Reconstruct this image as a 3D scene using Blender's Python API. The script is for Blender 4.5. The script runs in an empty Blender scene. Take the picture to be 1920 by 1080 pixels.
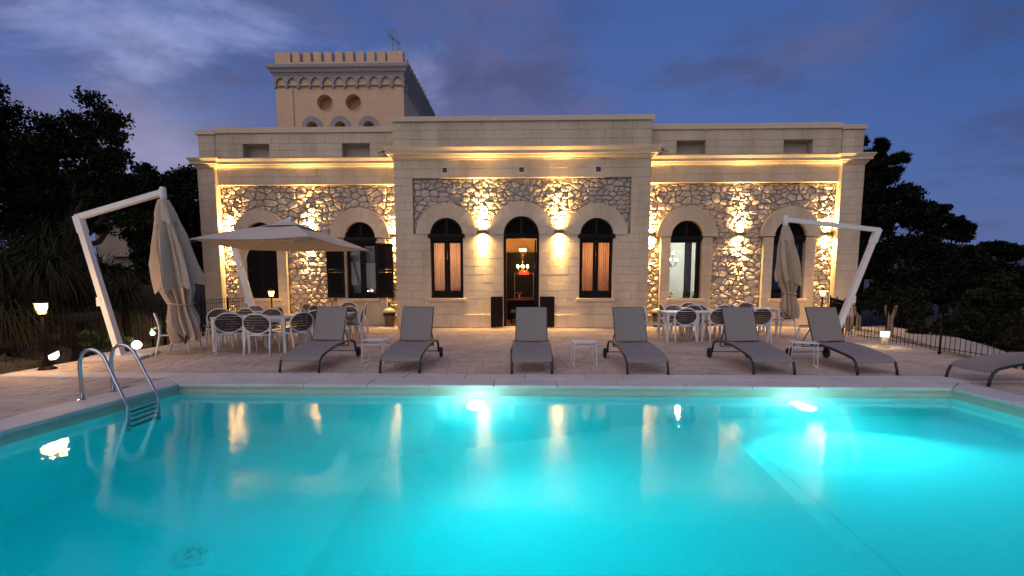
import bpy, math, random
import numpy as np
from mathutils import Vector, Matrix

random.seed(7)
rng = np.random.default_rng(7)
PI = math.pi
scene = bpy.context.scene
col = scene.collection

# ------------------------------------------------------------------ camera
cam_data = bpy.data.cameras.new("camera")
cam = bpy.data.objects.new("camera", cam_data)
col.objects.link(cam)
c_right = Vector((0.999636771, 0.0269456165, -0.000509711))
c_up = Vector((-0.00231889, 0.10483894, 0.99448651))
c_fwd = Vector((-0.02685049, 0.9941241, -0.10486335))
m = Matrix((c_right, c_up, -c_fwd)).transposed().to_4x4()
m.translation = Vector((0, 0, 1.4925))
cam.matrix_world = m
cam_data.sensor_width = 36.0
cam_data.lens = 917.99 / 1920 * 36.0
cam_data.shift_y = 85.37 / 1920
cam_data.clip_start = 0.05
cam_data.clip_end = 3000
scene.camera = cam

# ------------------------------------------------------------------ world
SUN_EL = math.radians(2.0)
SUN_ROT = math.radians(200)
world = bpy.data.worlds.new("World")
scene.world = world
world.use_nodes = True
wn = world.node_tree.nodes
wl = world.node_tree.links
wn.clear()


def wnode(t, **kw):
    n = wn.new(t)
    for k, v in kw.items():
        setattr(n, k, v)
    return n


def wmath(op, a, b=None, clamp=False):
    n = wnode('ShaderNodeMath', operation=op)
    n.use_clamp = clamp
    for i, v in enumerate((a, b)):
        if v is None:
            continue
        if isinstance(v, (int, float)):
            n.inputs[i].default_value = v
        else:
            wl.new(v, n.inputs[i])
    return n.outputs[0]


def wmix(fac, a, b, mode='MIX'):
    n = wnode('ShaderNodeMix', data_type='RGBA', blend_type=mode)
    for idx, v in ((0, fac), (6, a), (7, b)):
        if isinstance(v, (int, float)):
            n.inputs[idx].default_value = v
        elif isinstance(v, tuple):
            n.inputs[idx].default_value = (*v, 1)
        else:
            wl.new(v, n.inputs[idx])
    return n.outputs[2]


def wsmooth(v, lo, hi):
    n = wnode('ShaderNodeMapRange', interpolation_type='SMOOTHSTEP')
    n.inputs['From Min'].default_value = lo
    n.inputs['From Max'].default_value = hi
    wl.new(v, n.inputs[0])
    return n.outputs[0]


sky = wnode('ShaderNodeTexSky', sky_type='NISHITA')
sky.sun_disc = False
sky.sun_elevation = SUN_EL
sky.sun_rotation = SUN_ROT
sky.air_density = 1.0
sky.dust_density = 0.6
sky.ozone_density = 3.0
geo = wnode('ShaderNodeTexCoord')
sep = wnode('ShaderNodeSeparateXYZ')
wl.new(geo.outputs['Generated'], sep.inputs[0])
dx, dy, dz = sep.outputs
# twilight blue laid over the Nishita sky
el = wmath('MAXIMUM', dz, 0.0)
ramp = wnode('ShaderNodeValToRGB')
wl.new(el, ramp.inputs[0])
cr = ramp.color_ramp
cr.elements[0].position = 0.0
cr.elements[0].color = (0.080, 0.115, 0.275, 1)
cr.elements[1].position = 1.0
cr.elements[1].color = (0.075, 0.135, 0.340, 1)
e = cr.elements.new(0.25)
e.color = (0.070, 0.120, 0.320, 1)
e = cr.elements.new(0.50)
e.color = (0.046, 0.098, 0.290, 1)
nish = wmix(1.0, sky.outputs[0], (0.010, 0.012, 0.017), 'MULTIPLY')
base = wmix(1.0, ramp.outputs[0], nish, 'ADD')
# the sky deepens away from the sunset side
east = wmath('MULTIPLY', wsmooth(dx, 0.25, 0.85), wsmooth(dz, 0.05, 0.40))
base = wmix(wmath('MULTIPLY', east, 0.72), base, (0.010, 0.068, 0.240))
# clouds on a flat layer overhead
den = wmath('ADD', el, 0.22)
px = wmath('DIVIDE', dx, den)
py_ = wmath('DIVIDE', dy, den)
cmb = wnode('ShaderNodeCombineXYZ')
wl.new(px, cmb.inputs[0])
wl.new(py_, cmb.inputs[1])


def wnoise(scale, detail, rough, off, dist=0.0):
    mp = wnode('ShaderNodeMapping')
    mp.inputs['Location'].default_value = off
    wl.new(cmb.outputs[0], mp.inputs[0])
    n = wnode('ShaderNodeTexNoise')
    n.inputs['Scale'].default_value = scale
    n.inputs['Detail'].default_value = detail
    n.inputs['Roughness'].default_value = rough
    n.inputs['Distortion'].default_value = dist
    wl.new(mp.outputs[0], n.inputs['Vector'])
    return n.outputs[0]


n1 = wnoise(1.2, 7, 0.58, (3.1, 1.7, 0.0), 0.3)
n2 = wnoise(1.7, 7, 0.6, (7.3, 2.2, 0.0), 0.4)
# more cloud toward the west (left), open sky toward the right
west = wmath('MULTIPLY', px, -0.11)
cover = wmath('ADD', n1, west)
mask1 = wsmooth(cover, 0.42, 0.62)
sky1 = wmix(wmath('MULTIPLY', mask1, 0.85), base, (0.108, 0.112, 0.238))
# thin bright break in the cloud high in the west
bx = wmath('MULTIPLY', wmath('ADD', px, 0.95), 2.6)
by = wmath('MULTIPLY', wmath('SUBTRACT', py_, 1.22), 3.6)
brk = wmath('POWER', 2.718, wmath('MULTIPLY', wmath('ADD', wmath('MULTIPLY', bx, bx), wmath('MULTIPLY', by, by)), -1.0))
mask2 = wsmooth(wmath('ADD', n2, wmath('MULTIPLY', brk, 0.36)), 0.62, 0.92)
sky2 = wmix(wmath('MULTIPLY', mask2, 0.85), sky1, (0.290, 0.330, 0.600))
n3 = wnoise(1.7, 7, 0.62, (1.3, 9.2, 0.0), 0.2)
mask3 = wsmooth(n3, 0.47, 0.66)
sky3 = wmix(wmath('MULTIPLY', mask3, 0.62), sky2, (0.056, 0.066, 0.152))
# brighter break low in the west
gx = wmath('MULTIPLY', wmath('ADD', dx, 0.585), 8.0)
gz = wmath('MULTIPLY', wmath('SUBTRACT', dz, 0.195), 12.0)
gy = wsmooth(dy, 0.0, 0.5)
gl = wmath('POWER', 2.718, wmath('MULTIPLY', wmath('ADD', wmath('MULTIPLY', gx, gx), wmath('MULTIPLY', gz, gz)), -1.0))
gl = wmath('MULTIPLY', wmath('MULTIPLY', gl, gy), wmath('MULTIPLY', n2, 0.60))
sky4 = wmix(gl, sky3, (0.62, 0.60, 0.82))
bg = wnode('ShaderNodeBackground')
bg.inputs['Strength'].default_value = 1.12
wl.new(sky4, bg.inputs[0])
wo = wnode('ShaderNodeOutputWorld')
wl.new(bg.outputs[0], wo.inputs[0])

# ------------------------------------------------------------------ dusk glow from the west behind the camera
sun_d = bpy.data.lights.new("dusk_glow", 'SUN')
sun_d.energy = 1.15
sun_d.angle = math.radians(80)
sun_d.color = (1.0, 0.83, 0.68)
sun = bpy.data.objects.new("dusk_glow", sun_d)
col.objects.link(sun)
sun.rotation_euler = Vector((0.25, 0.75, -0.62)).to_track_quat('-Z', 'Y').to_euler()

vs = scene.view_settings
vs.view_transform = 'Standard'
vs.look = 'None'
vs.exposure = 0.0
vs.gamma = 1.0
vs.use_curve_mapping = False
cy = scene.cycles
cy.use_denoising = True
cy.max_bounces = 10
cy.diffuse_bounces = 4
cy.glossy_bounces = 4
cy.transmission_bounces = 8
cy.transparent_max_bounces = 12
cy.volume_bounces = 2
cy.caustics_reflective = False
cy.caustics_refractive = True
cy.blur_glossy = 0.3
cy.sample_clamp_indirect = 20.0
cy.use_light_tree = True

# ------------------------------------------------------------------ materials
MATS = {}


def mat(name, color, rough=0.7, metal=0.0, var=0.0, noise=None, bump=None, emit=None, island=False, spec=0.5, tint2=None, sheer=0.0, placed=False):
    """noise=(scale, amount) colour mottling, bump=(scale, distance), var = spread between separate pieces"""
    if name in MATS:
        return MATS[name]
    M = bpy.data.materials.new(name)
    M.use_nodes = True
    N, L = M.node_tree.nodes, M.node_tree.links
    b = N['Principled BSDF']
    b.inputs['Base Color'].default_value = (*color, 1)
    b.inputs['Roughness'].default_value = rough
    b.inputs['Metallic'].default_value = metal
    b.inputs['Specular IOR Level'].default_value = spec
    tc = N.new('ShaderNodeTexCoord')
    co = tc.outputs['Object']
    if placed:                     # fixed masonry: pattern runs on across separate pieces
        co = N.new('ShaderNodeNewGeometry').outputs['Position']

    def mixc(fac, a, bb, mode):
        n = N.new('ShaderNodeMix')
        n.data_type = 'RGBA'
        n.blend_type = mode
        for i, v in ((0, fac), (6, a), (7, bb)):
            if isinstance(v, (int, float)):
                n.inputs[i].default_value = v
            elif isinstance(v, tuple):
                n.inputs[i].default_value = (*v, 1)
            else:
                L.new(v, n.inputs[i])
        return n.outputs[2]
    cur = color
    if tint2 is not None:
        n = N.new('ShaderNodeTexNoise')
        n.inputs['Scale'].default_value = tint2[1]
        n.inputs['Detail'].default_value = 5
        if len(tint2) > 2:
            mp = N.new('ShaderNodeMapping')
            mp.inputs['Scale'].default_value = tint2[2]
            L.new(co, mp.inputs[0])
            L.new(mp.outputs[0], n.inputs['Vector'])
        else:
            L.new(co, n.inputs['Vector'])
        mr = N.new('ShaderNodeMapRange')
        mr.inputs['From Min'].default_value = 0.4
        mr.inputs['From Max'].default_value = 0.65
        L.new(n.outputs[0], mr.inputs[0])
        cur = mixc(mr.outputs[0], cur, tint2[0], 'MIX')
    if noise:
        n = N.new('ShaderNodeTexNoise')
        n.inputs['Scale'].default_value = noise[0]
        n.inputs['Detail'].default_value = 6
        n.inputs['Roughness'].default_value = 0.65
        L.new(co, n.inputs['Vector'])
        mr = N.new('ShaderNodeMapRange')
        mr.inputs['From Min'].default_value = 0.25
        mr.inputs['From Max'].default_value = 0.75
        mr.inputs['To Min'].default_value = 1 - noise[1]
        mr.inputs['To Max'].default_value = 1 + noise[1]
        L.new(n.outputs[0], mr.inputs[0])
        sc = N.new('ShaderNodeVectorMath')
        sc.operation = 'SCALE'
        if isinstance(cur, tuple):
            sc.inputs[0].default_value = cur
        else:
            L.new(cur, sc.inputs[0])
        L.new(mr.outputs[0], sc.inputs['Scale'])
        cur = sc.outputs[0]
    if var:
        oi = N.new('ShaderNodeObjectInfo')
        r = oi.outputs['Random']
        if island:
            g = N.new('ShaderNodeNewGeometry')
            ad = N.new('ShaderNodeMath')
            ad.operation = 'ADD'
            L.new(r, ad.inputs[0])
            L.new(g.outputs['Random Per Island'], ad.inputs[1])
            fr = N.new('ShaderNodeMath')
            fr.operation = 'FRACT'
            L.new(ad.outputs[0], fr.inputs[0])
            r = fr.outputs[0]
        mr = N.new('ShaderNodeMapRange')
        mr.inputs['To Min'].default_value = 1 - var
        mr.inputs['To Max'].default_value = 1 + var
        L.new(r, mr.inputs[0])
        sc = N.new('ShaderNodeVectorMath')
        sc.operation = 'SCALE'
        if isinstance(cur, tuple):
            sc.inputs[0].default_value = cur
        else:
            L.new(cur, sc.inputs[0])
        L.new(mr.outputs[0], sc.inputs['Scale'])
        cur = sc.outputs[0]
    if not isinstance(cur, tuple):
        L.new(cur, b.inputs['Base Color'])
    if bump:
        n = N.new('ShaderNodeTexNoise')
        n.inputs['Scale'].default_value = bump[0]
        n.inputs['Detail'].default_value = 8
        n.inputs['Roughness'].default_value = 0.6
        L.new(co, n.inputs['Vector'])
        bp = N.new('ShaderNodeBump')
        bp.inputs['Distance'].default_value = bump[1]
        bp.inputs['Strength'].default_value = 1.0
        L.new(n.outputs[0], bp.inputs['Height'])
        L.new(bp.outputs[0], b.inputs['Normal'])
    if emit:
        b.inputs['Emission Color'].default_value = (*emit[0], 1)
        b.inputs['Emission Strength'].default_value = emit[1]
    if sheer:
        tr = N.new('ShaderNodeBsdfTranslucent')
        if isinstance(cur, tuple):
            tr.inputs[0].default_value = (*cur, 1)
        else:
            L.new(cur, tr.inputs[0])
        mx = N.new('ShaderNodeMixShader')
        mx.inputs[0].default_value = sheer
        L.new(b.outputs[0], mx.inputs[1])
        L.new(tr.outputs[0], mx.inputs[2])
        L.new(mx.outputs[0], N['Material Output'].inputs['Surface'])
    MATS[name] = M
    return M


ASHLAR = mat('ashlar limestone', (0.60, 0.51, 0.385), 0.85, var=0.035, noise=(9, 0.08), bump=(28, 0.004), island=True, spec=0.2, placed=True, tint2=((0.49, 0.405, 0.295), 1.6, (1.0, 1.0, 0.22)))
PLASTER = mat('smooth limestone mouldings', (0.60, 0.51, 0.385), 0.8, spec=0.2, noise=(6, 0.08), bump=(30, 0.003))
JOINT = mat('pale lime joint', (0.46, 0.395, 0.31), 0.95, noise=(14, 0.15), bump=(50, 0.004))
MORTAR = mat('dark rubble mortar', (0.26, 0.235, 0.215), 0.95, spec=0.1, noise=(8, 0.25), bump=(30, 0.01))
RUBBLE = mat('rubble limestone', (0.52, 0.455, 0.385), 0.9, var=0.15, noise=(11, 0.16), bump=(16, 0.030), island=True, spec=0.15, tint2=((0.50, 0.405, 0.31), 1.6))
PEACH = mat('peach tower render', (0.70, 0.49, 0.315), 0.9, noise=(3, 0.10), bump=(40, 0.003))
GREYSTONE = mat('grey carved stone', (0.37, 0.335, 0.32), 0.9, noise=(8, 0.2), bump=(25, 0.006))
BLACKWOOD = mat('dark stained wood', (0.008, 0.006, 0.006), 0.5, spec=0.14, noise=(12, 0.2))
PAVER = mat('terrace pavers', (0.50, 0.405, 0.345), 0.75, var=0.09, noise=(7, 0.14), bump=(30, 0.005), island=True, spec=0.3, placed=True, tint2=((0.41, 0.325, 0.27), 0.9))
BED = mat('paver bedding', (0.42, 0.34, 0.285), 0.95, noise=(10, 0.2))
COPING = mat('pool coping stone', (0.62, 0.565, 0.54), 0.65, var=0.05, placed=True, tint2=((0.54, 0.485, 0.455), 1.5), noise=(6, 0.10), bump=(40, 0.003), island=True)
LINER = mat('pale blue pool liner', (0.60, 0.88, 0.91), 0.8, noise=(18, 0.05), bump=(60, 0.002))
TILE = mat('pale waterline tile', (0.52, 0.50, 0.40), 0.5, noise=(5, 0.08))
WHITEMETAL = mat('white painted aluminium', (0.74, 0.74, 0.76), 0.4, noise=(4, 0.05))
WHITEPLASTIC = mat('white resin', (0.72, 0.72, 0.74), 0.45, noise=(6, 0.05))
SLAT = mat('dark brown resin slats', (0.040, 0.032, 0.030), 0.5, noise=(9, 0.2))
SLING = mat('grey mesh sling', (0.25, 0.215, 0.20), 0.8, noise=(40, 0.10), bump=(260, 0.002))
DARKMETAL = mat('anthracite metal', (0.020, 0.019, 0.018), 0.42, noise=(10, 0.15))
RUBBER = mat('black rubber', (0.012, 0.012, 0.013), 0.7, noise=(10, 0.15))
IRON = mat('black wrought iron', (0.004, 0.0035, 0.0035), 0.6, spec=0.12, noise=(15, 0.2))
STEEL = mat('polished steel', (0.62, 0.62, 0.62), 0.16, metal=1.0, noise=(6, 0.06))
CANVAS = mat('ecru canvas', (0.50, 0.39, 0.285), 0.9, spec=0.1, noise=(5, 0.08), bump=(120, 0.0015))
OFFWHITE = mat('off white canvas', (0.62, 0.53, 0.43), 0.9, spec=0.1, noise=(5, 0.06), bump=(120, 0.0015))
EARTH = mat('dry dark earth', (0.045, 0.036, 0.026), 0.95, noise=(1.2, 0.4), bump=(6, 0.05))
ROCK = mat('garden rock', (0.16, 0.125, 0.085), 0.95, noise=(5, 0.3), bump=(9, 0.05), var=0.2)
BARK = mat('grey brown bark', (0.030, 0.023, 0.017), 0.95, noise=(8, 0.3), bump=(18, 0.03))
PALEBARK = mat('pale olive bark', (0.24, 0.19, 0.13), 0.95, noise=(9, 0.3), bump=(18, 0.02))
LEAF = mat('dark evergreen leaf', (0.009, 0.013, 0.006), 0.6, spec=0.08, var=0.35, island=True, noise=(0.8, 0.3))
NEEDLE = mat('pine needles', (0.009, 0.014, 0.007), 0.6, spec=0.08, var=0.3, island=True, noise=(0.8, 0.3))
STRAP = mat('strap leaf green', (0.028, 0.026, 0.011), 0.6, spec=0.12, var=0.4, island=True, noise=(1.5, 0.3))
SHRUB = mat('shrub leaf', (0.019, 0.023, 0.009), 0.6, spec=0.08, var=0.4, island=True, noise=(1.0, 0.3))
BINBODY = mat('bin olive plastic', (0.11, 0.09, 0.06), 0.6, noise=(7, 0.15))
BINLID = mat('bin lid pale plastic', (0.50, 0.44, 0.30), 0.45, noise=(6, 0.08))
WARMWALL = mat('warm interior plaster', (0.62, 0.42, 0.22), 0.9, noise=(3, 0.08))
GREENWALL = mat('pale green interior plaster', (0.64, 0.65, 0.60), 0.9, noise=(3, 0.05))
WOODFLOOR = mat('brown interior floor', (0.20, 0.10, 0.05), 0.5, noise=(6, 0.2))
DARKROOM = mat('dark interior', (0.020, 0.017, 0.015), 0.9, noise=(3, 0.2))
CURTAIN = mat('orange beige curtain', (0.62, 0.42, 0.26), 0.9, spec=0.1, sheer=0.65, noise=(9, 0.10))
NETCURTAIN = mat('pale net curtain', (0.30, 0.31, 0.33), 0.9, noise=(12, 0.15))
GREYCURTAIN = mat('grey curtain', (0.17, 0.16, 0.13), 0.9, noise=(12, 0.15))
DARKPANEL = mat('dark glossy cabinet', (0.010, 0.013, 0.011), 0.3, spec=0.2, noise=(3, 0.2))
REDTOP = mat('red lacquer top', (0.40, 0.045, 0.020), 0.35, noise=(5, 0.1))
REDSHADE = mat('red lampshade', (0.7, 0.03, 0.02), 0.7, emit=((1.0, 0.05, 0.02), 1.6))
BRASS = mat('brass', (0.55, 0.36, 0.13), 0.3, metal=1.0, noise=(8, 0.1))
BRONZE = mat('bronze lamp body', (0.10, 0.085, 0.065), 0.5, noise=(8, 0.1))
GREYPLASTIC = mat('grey vent plastic', (0.55, 0.53, 0.50), 0.6, noise=(8, 0.06))
VENTDARK = mat('vent grille', (0.06, 0.06, 0.075), 0.6, noise=(8, 0.1))
HOUSEWALL = mat('far house render', (0.30, 0.24, 0.175), 0.9, noise=(1, 0.1))
HOUSEROOF = mat('far house roof', (0.16, 0.12, 0.11), 0.9, noise=(2, 0.2))
HOUSEGLASS = mat('far house shutters', (0.05, 0.09, 0.15), 0.4, noise=(1, 0.1))
HILLM = mat('distant dusk hill', (0.07, 0.065, 0.09), 1.0, noise=(0.02, 0.2))
CONCRETE = mat('bollard concrete', (0.34, 0.28, 0.21), 0.9, noise=(12, 0.2), bump=(30, 0.006))
PATHM = mat('pale garden path', (0.42, 0.36, 0.31), 0.85, noise=(3, 0.12), bump=(20, 0.006))
BULB = mat('warm bulb', (1, 0.8, 0.5), 0.5, emit=((1.0, 0.62, 0.27), 30))
BULBW = mat('white bulb', (1, 1, 1), 0.5, emit=((1.0, 1.0, 0.92), 12))
LANTERNGLASS = mat('lit lantern glass', (1, 0.8, 0.5), 0.5, emit=((1.0, 0.58, 0.18), 3.5))
GLOBEGLASS = mat('lit garden globe', (1, 0.9, 0.75), 0.5, emit=((1.0, 0.84, 0.60), 4))
SLOT = mat('lit wall lamp aperture', (1, 0.8, 0.5), 0.5, emit=((1.0, 0.72, 0.34), 30))
POOLLENS = mat('lit pool lamp lens', (1, 1, 1), 0.5, emit=((0.80, 1.0, 1.0), 6))


def glass_mat():
    M = bpy.data.materials.new('window glass')
    M.use_nodes = True
    N, L = M.node_tree.nodes, M.node_tree.links
    N.clear()
    o = N.new('ShaderNodeOutputMaterial')
    tr = N.new('ShaderNodeBsdfTransparent')
    gl = N.new('ShaderNodeBsdfGlossy')
    gl.inputs['Roughness'].default_value = 0.02
    fr = N.new('ShaderNodeFresnel')
    fr.inputs[0].default_value = 1.5
    mx = N.new('ShaderNodeMixShader')
    L.new(fr.outputs[0], mx.inputs[0])
    L.new(tr.outputs[0], mx.inputs[1])
    L.new(gl.outputs[0], mx.inputs[2])
    L.new(mx.outputs[0], o.inputs[0])
    return M


GLASS = glass_mat()


def water_mat():
    M = bpy.data.materials.new('pool water')
    M.use_nodes = True
    N, L = M.node_tree.nodes, M.node_tree.links
    N.clear()
    o = N.new('ShaderNodeOutputMaterial')
    g = N.new('ShaderNodeBsdfGlass')
    g.inputs['Roughness'].default_value = 0.0
    g.inputs['IOR'].default_value = 1.333
    g.inputs['Color'].default_value = (1, 1, 1, 1)
    tc = N.new('ShaderNodeTexCoord')
    hs = []
    for sc, off in ((2.2, 0.0), (19.0, 5.0)):
        mp = N.new('ShaderNodeMapping')
        mp.inputs['Location'].default_value = (off, off, 0)
        mp.inputs['Scale'].default_value = (1.0, 1.25, 1)
        L.new(tc.outputs['Object'], mp.inputs[0])
        n = N.new('ShaderNodeTexNoise')
        n.inputs['Scale'].default_value = sc
        n.inputs['Detail'].default_value = 5 if off == 0.0 else 2
        n.inputs['Roughness'].default_value = 0.55
        L.new(mp.outputs[0], n.inputs['Vector'])
        hs.append(n.outputs[0])
    m2 = N.new('ShaderNodeMath')
    m2.operation = 'MULTIPLY_ADD'
    L.new(hs[1], m2.inputs[0])
    m2.inputs[1].default_value = 0.42
    L.new(hs[0], m2.inputs[2])
    bp = N.new('ShaderNodeBump')
    bp.inputs['Distance'].default_value = 0.0024
    L.new(m2.outputs[0], bp.inputs['Height'])
    L.new(bp.outputs[0], g.inputs['Normal'])
    va = N.new('ShaderNodeVolumeAbsorption')
    va.inputs['Color'].default_value = (0.0, 0.972, 0.980, 1)
    va.inputs['Density'].default_value = 0.90
    L.new(g.outputs[0], o.inputs['Surface'])
    vsn = N.new('ShaderNodeVolumeScatter')
    vsn.inputs['Color'].default_value = (0.3, 1.0, 1.0, 1)
    vsn.inputs['Density'].default_value = 0.095
    vsn.inputs['Anisotropy'].default_value = 0.1
    ad = N.new('ShaderNodeAddShader')
    L.new(va.outputs[0], ad.inputs[0])
    L.new(vsn.outputs[0], ad.inputs[1])
    L.new(ad.outputs[0], o.inputs['Volume'])
    return M


WATER = water_mat()

# ------------------------------------------------------------------ mesh helpers


class MB:
    def __init__(self):
        self.v = []
        self.f = []

    def add(self, vs, fs):
        o = len(self.v)
        self.v.extend(vs)
        self.f.extend([tuple(i + o for i in f) for f in fs])
        return self

    def box(self, x0, x1, y0, y1, z0, z1):
        return self.add([(x0, y0, z0), (x1, y0, z0), (x1, y1, z0), (x0, y1, z0), (x0, y0, z1), (x1, y0, z1), (x1, y1, z1), (x0, y1, z1)],
                        [(3, 2, 1, 0), (4, 5, 6, 7), (0, 1, 5, 4), (1, 2, 6, 5), (2, 3, 7, 6), (3, 0, 4, 7)])

    def block(self, x0, x1, z0, z1, yb, yf, ch=0.006):
        """block standing in a wall, face toward -y at yf, chamfered edges"""
        return self.add([(x0, yb, z0), (x1, yb, z0), (x1, yb, z1), (x0, yb, z1),
                         (x0, yf + ch, z0), (x1, yf + ch, z0), (x1, yf + ch, z1), (x0, yf + ch, z1),
                         (x0 + ch, yf, z0 + ch), (x1 - ch, yf, z0 + ch), (x1 - ch, yf, z1 - ch), (x0 + ch, yf, z1 - ch)],
                        [(0, 1, 5, 4), (1, 2, 6, 5), (2, 3, 7, 6), (3, 0, 4, 7), (4, 5, 9, 8), (5, 6, 10, 9), (6, 7, 11, 10), (7, 4, 8, 11), (8, 9, 10, 11)])

    def prism(self, poly, y0, y1):
        """polygon in x,z extruded from y0 (front) to y1"""
        n = len(poly)
        vs = [(x, y0, z) for x, z in poly] + [(x, y1, z) for x, z in poly]
        fs = [tuple(range(n)), tuple(range(2 * n - 1, n - 1, -1))]
        fs += [(i, i + n, (i + 1) % n + n, (i + 1) % n) for i in range(n)]
        return self.add(vs, fs)

    def slab(self, poly, z0, z1):
        n = len(poly)
        vs = [(x, y, z0) for x, y in poly] + [(x, y, z1) for x, y in poly]
        fs = [tuple(range(n - 1, -1, -1)), tuple(range(n, 2 * n))]
        fs += [(i, (i + 1) % n, (i + 1) % n + n, i + n) for i in range(n)]
        return self.add(vs, fs)

    def beam(self, a, b, w, h, up=(0, 0, 1), w2=None, h2=None):
        """box beam from a to b, w across, h along up"""
        a, b = Vector(a), Vector(b)
        d = (b - a).normalized()
        s = d.cross(Vector(up))
        if s.length < 1e-4:
            s = d.cross(Vector((0, 1, 0)))
        s.normalize()
        u = s.cross(d)
        w2, h2 = w2 or w, h2 or h
        vs = []
        for p, ww, hh in ((a, w, h), (b, w2, h2)):
            for i, j in ((-1, -1), (1, -1), (1, 1), (-1, 1)):
                vs.append(tuple(p + s * i * ww / 2 + u * j * hh / 2))
        return self.add(vs, [(3, 2, 1, 0), (4, 5, 6, 7), (0, 1, 5, 4), (1, 2, 6, 5), (2, 3, 7, 6), (3, 0, 4, 7)])

    def tube(self, pts, r, n=8, closed=False, flat=1.0):
        pts = [Vector(p) for p in pts]
        k = len(pts)
        rs = r if isinstance(r, (list, tuple)) else [r] * k
        vs = []
        prev = None
        for i, p in enumerate(pts):
            if closed:
                t = (pts[(i + 1) % k] - pts[i - 1])
            else:
                t = pts[min(i + 1, k - 1)] - pts[max(i - 1, 0)]
            t.normalize()
            if prev is None:
                a = Vector((0, 0, 1)) if abs(t.z) < 0.9 else Vector((0, 1, 0))
                s = t.cross(a).normalized()
            else:
                s = (prev - t * prev.dot(t))
                s.normalize()
            prev = s
            u = t.cross(s)
            for j in range(n):
                an = 2 * PI * j / n
                vs.append(tuple(p + (s * math.cos(an) + u * math.sin(an) * flat) * rs[i]))
        fs = []
        for i in range(k if closed else k - 1):
            a, b = i * n, ((i + 1) % k) * n
            for j in range(n):
                fs.append((a + j, a + (j + 1) % n, b + (j + 1) % n, b + j))
        if not closed:
            fs.append(tuple(range(n - 1, -1, -1)))
            fs.append(tuple(range((k - 1) * n, k * n)))
        return self.add(vs, fs)

    def lathe(self, prof, n=16, c=(0, 0, 0)):
        vs, fs = [], []
        for r, z in prof:
            for j in range(n):
                a = 2 * PI * j / n
                vs.append((c[0] + r * math.cos(a), c[1] + r * math.sin(a), c[2] + z))
        for i in range(len(prof) - 1):
            for j in range(n):
                fs.append((i * n + j, i * n + (j + 1) % n, (i + 1) * n + (j + 1) % n, (i + 1) * n + j))
        fs.append(tuple(range(n - 1, -1, -1)))
        fs.append(tuple(range((len(prof) - 1) * n, len(prof) * n)))
        return self.add(vs, fs)

    def mesh(self, name, M, smooth=False):
        me = bpy.data.meshes.new(name)
        me.from_pydata(self.v, [], self.f)
        me.materials.append(M)
        if smooth:
            me.polygons.foreach_set('use_smooth', [True] * len(me.polygons))
        me.update()
        return me

    def build(self, name, M, parent=None, smooth=False, kind=None):
        o = bpy.data.objects.new(name, self.mesh(name, M, smooth))
        col.objects.link(o)
        if parent is not None:
            put(o, parent)
        if kind:
            o['kind'] = kind
        return o


def put(o, parent):
    """parent keeping the mesh in the parent's own local space"""
    o.parent = parent


def link(name, me, parent=None, loc=None, rot=None):
    o = bpy.data.objects.new(name, me)
    col.objects.link(o)
    if parent is not None:
        o.parent = parent
    if loc is not None:
        o.location = loc
    if rot is not None:
        o.rotation_euler = rot
    return o


def tag(o, label=None, cat=None, group=None, kind=None):
    if label:
        o['label'] = label
    if cat:
        o['category'] = cat
    if group:
        o['group'] = group
    if kind:
        o['kind'] = kind
    return o


def thing(name, label, cat, loc=(0, 0, 0), rz=0.0, group=None):
    o = bpy.data.objects.new(name, None)
    col.objects.link(o)
    o.location = loc
    o.rotation_euler = (0, 0, rz)
    o.empty_display_size = 0.2
    return tag(o, label, cat, group)


def copy_tree(o, parent=None):
    c = o.copy()
    col.objects.link(c)
    if parent is not None:
        c.parent = parent
    for ch in list(o.children):
        copy_tree(ch, c)
    return c


def quads_mesh(name, V, M, tri=False):
    """V: (n,4,3) float array of loose quads"""
    n, k = V.shape[0], V.shape[1]
    me = bpy.data.meshes.new(name)
    me.vertices.add(n * k)
    me.vertices.foreach_set('co', V.astype(np.float32).ravel())
    me.loops.add(n * k)
    me.loops.foreach_set('vertex_index', np.arange(n * k, dtype=np.int32))
    me.polygons.add(n)
    me.polygons.foreach_set('loop_start', np.arange(0, n * k, k, dtype=np.int32))
    me.polygons.foreach_set('loop_total', np.full(n, k, dtype=np.int32))
    me.materials.append(M)
    me.update(calc_edges=True)
    return me


def spot(name, loc, direction, energy, size_deg, blend, color, parent=None, radius=0.03):
    d = bpy.data.lights.new(name, 'SPOT')
    d.energy = energy
    d.spot_size = math.radians(size_deg)
    d.spot_blend = blend
    d.color = color
    d.shadow_soft_size = radius
    o = bpy.data.objects.new(name, d)
    col.objects.link(o)
    if parent is not None:
        o.parent = parent
    o.location = loc
    o.rotation_euler = Vector(direction).to_track_quat('-Z', 'Y').to_euler()
    return o


def point(name, loc, energy, color, parent=None, radius=0.04):
    d = bpy.data.lights.new(name, 'POINT')
    d.energy = energy
    d.color = color
    d.shadow_soft_size = radius
    o = bpy.data.objects.new(name, d)
    col.objects.link(o)
    if parent is not None:
        o.parent = parent
    o.location = loc
    return o


WARM = (1.0, 0.60, 0.20)

# ================================================================== SETTING
# ground far beyond the garden (a hole is not needed: it lies under pool and terrace)
g = MB()
g.add([(-900, -300, -3.4), (900, -300, -3.4), (900, 1200, -3.4), (-900, 1200, -3.4)], [(0, 1, 2, 3)])
g.build('ground', EARTH, kind='structure')

# garden soil around the terrace, rising in a bank on the left
nx, ny = 46, 40


def soil_z(x, y):
    z = -0.55
    if x < -9.4:
        t = min(1.0, (-9.4 - x) / 6.0)
        z += 1.9 * t * t * (3 - 2 * t)
    if x > 10.6:
        t = min(1.0, (x - 10.6) / 8.0)
        z += 0.5 * t
    z += 0.10 * math.sin(x * 1.7 + y * 0.9) * math.sin(y * 1.3 - x * 0.4)
    return z


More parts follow.
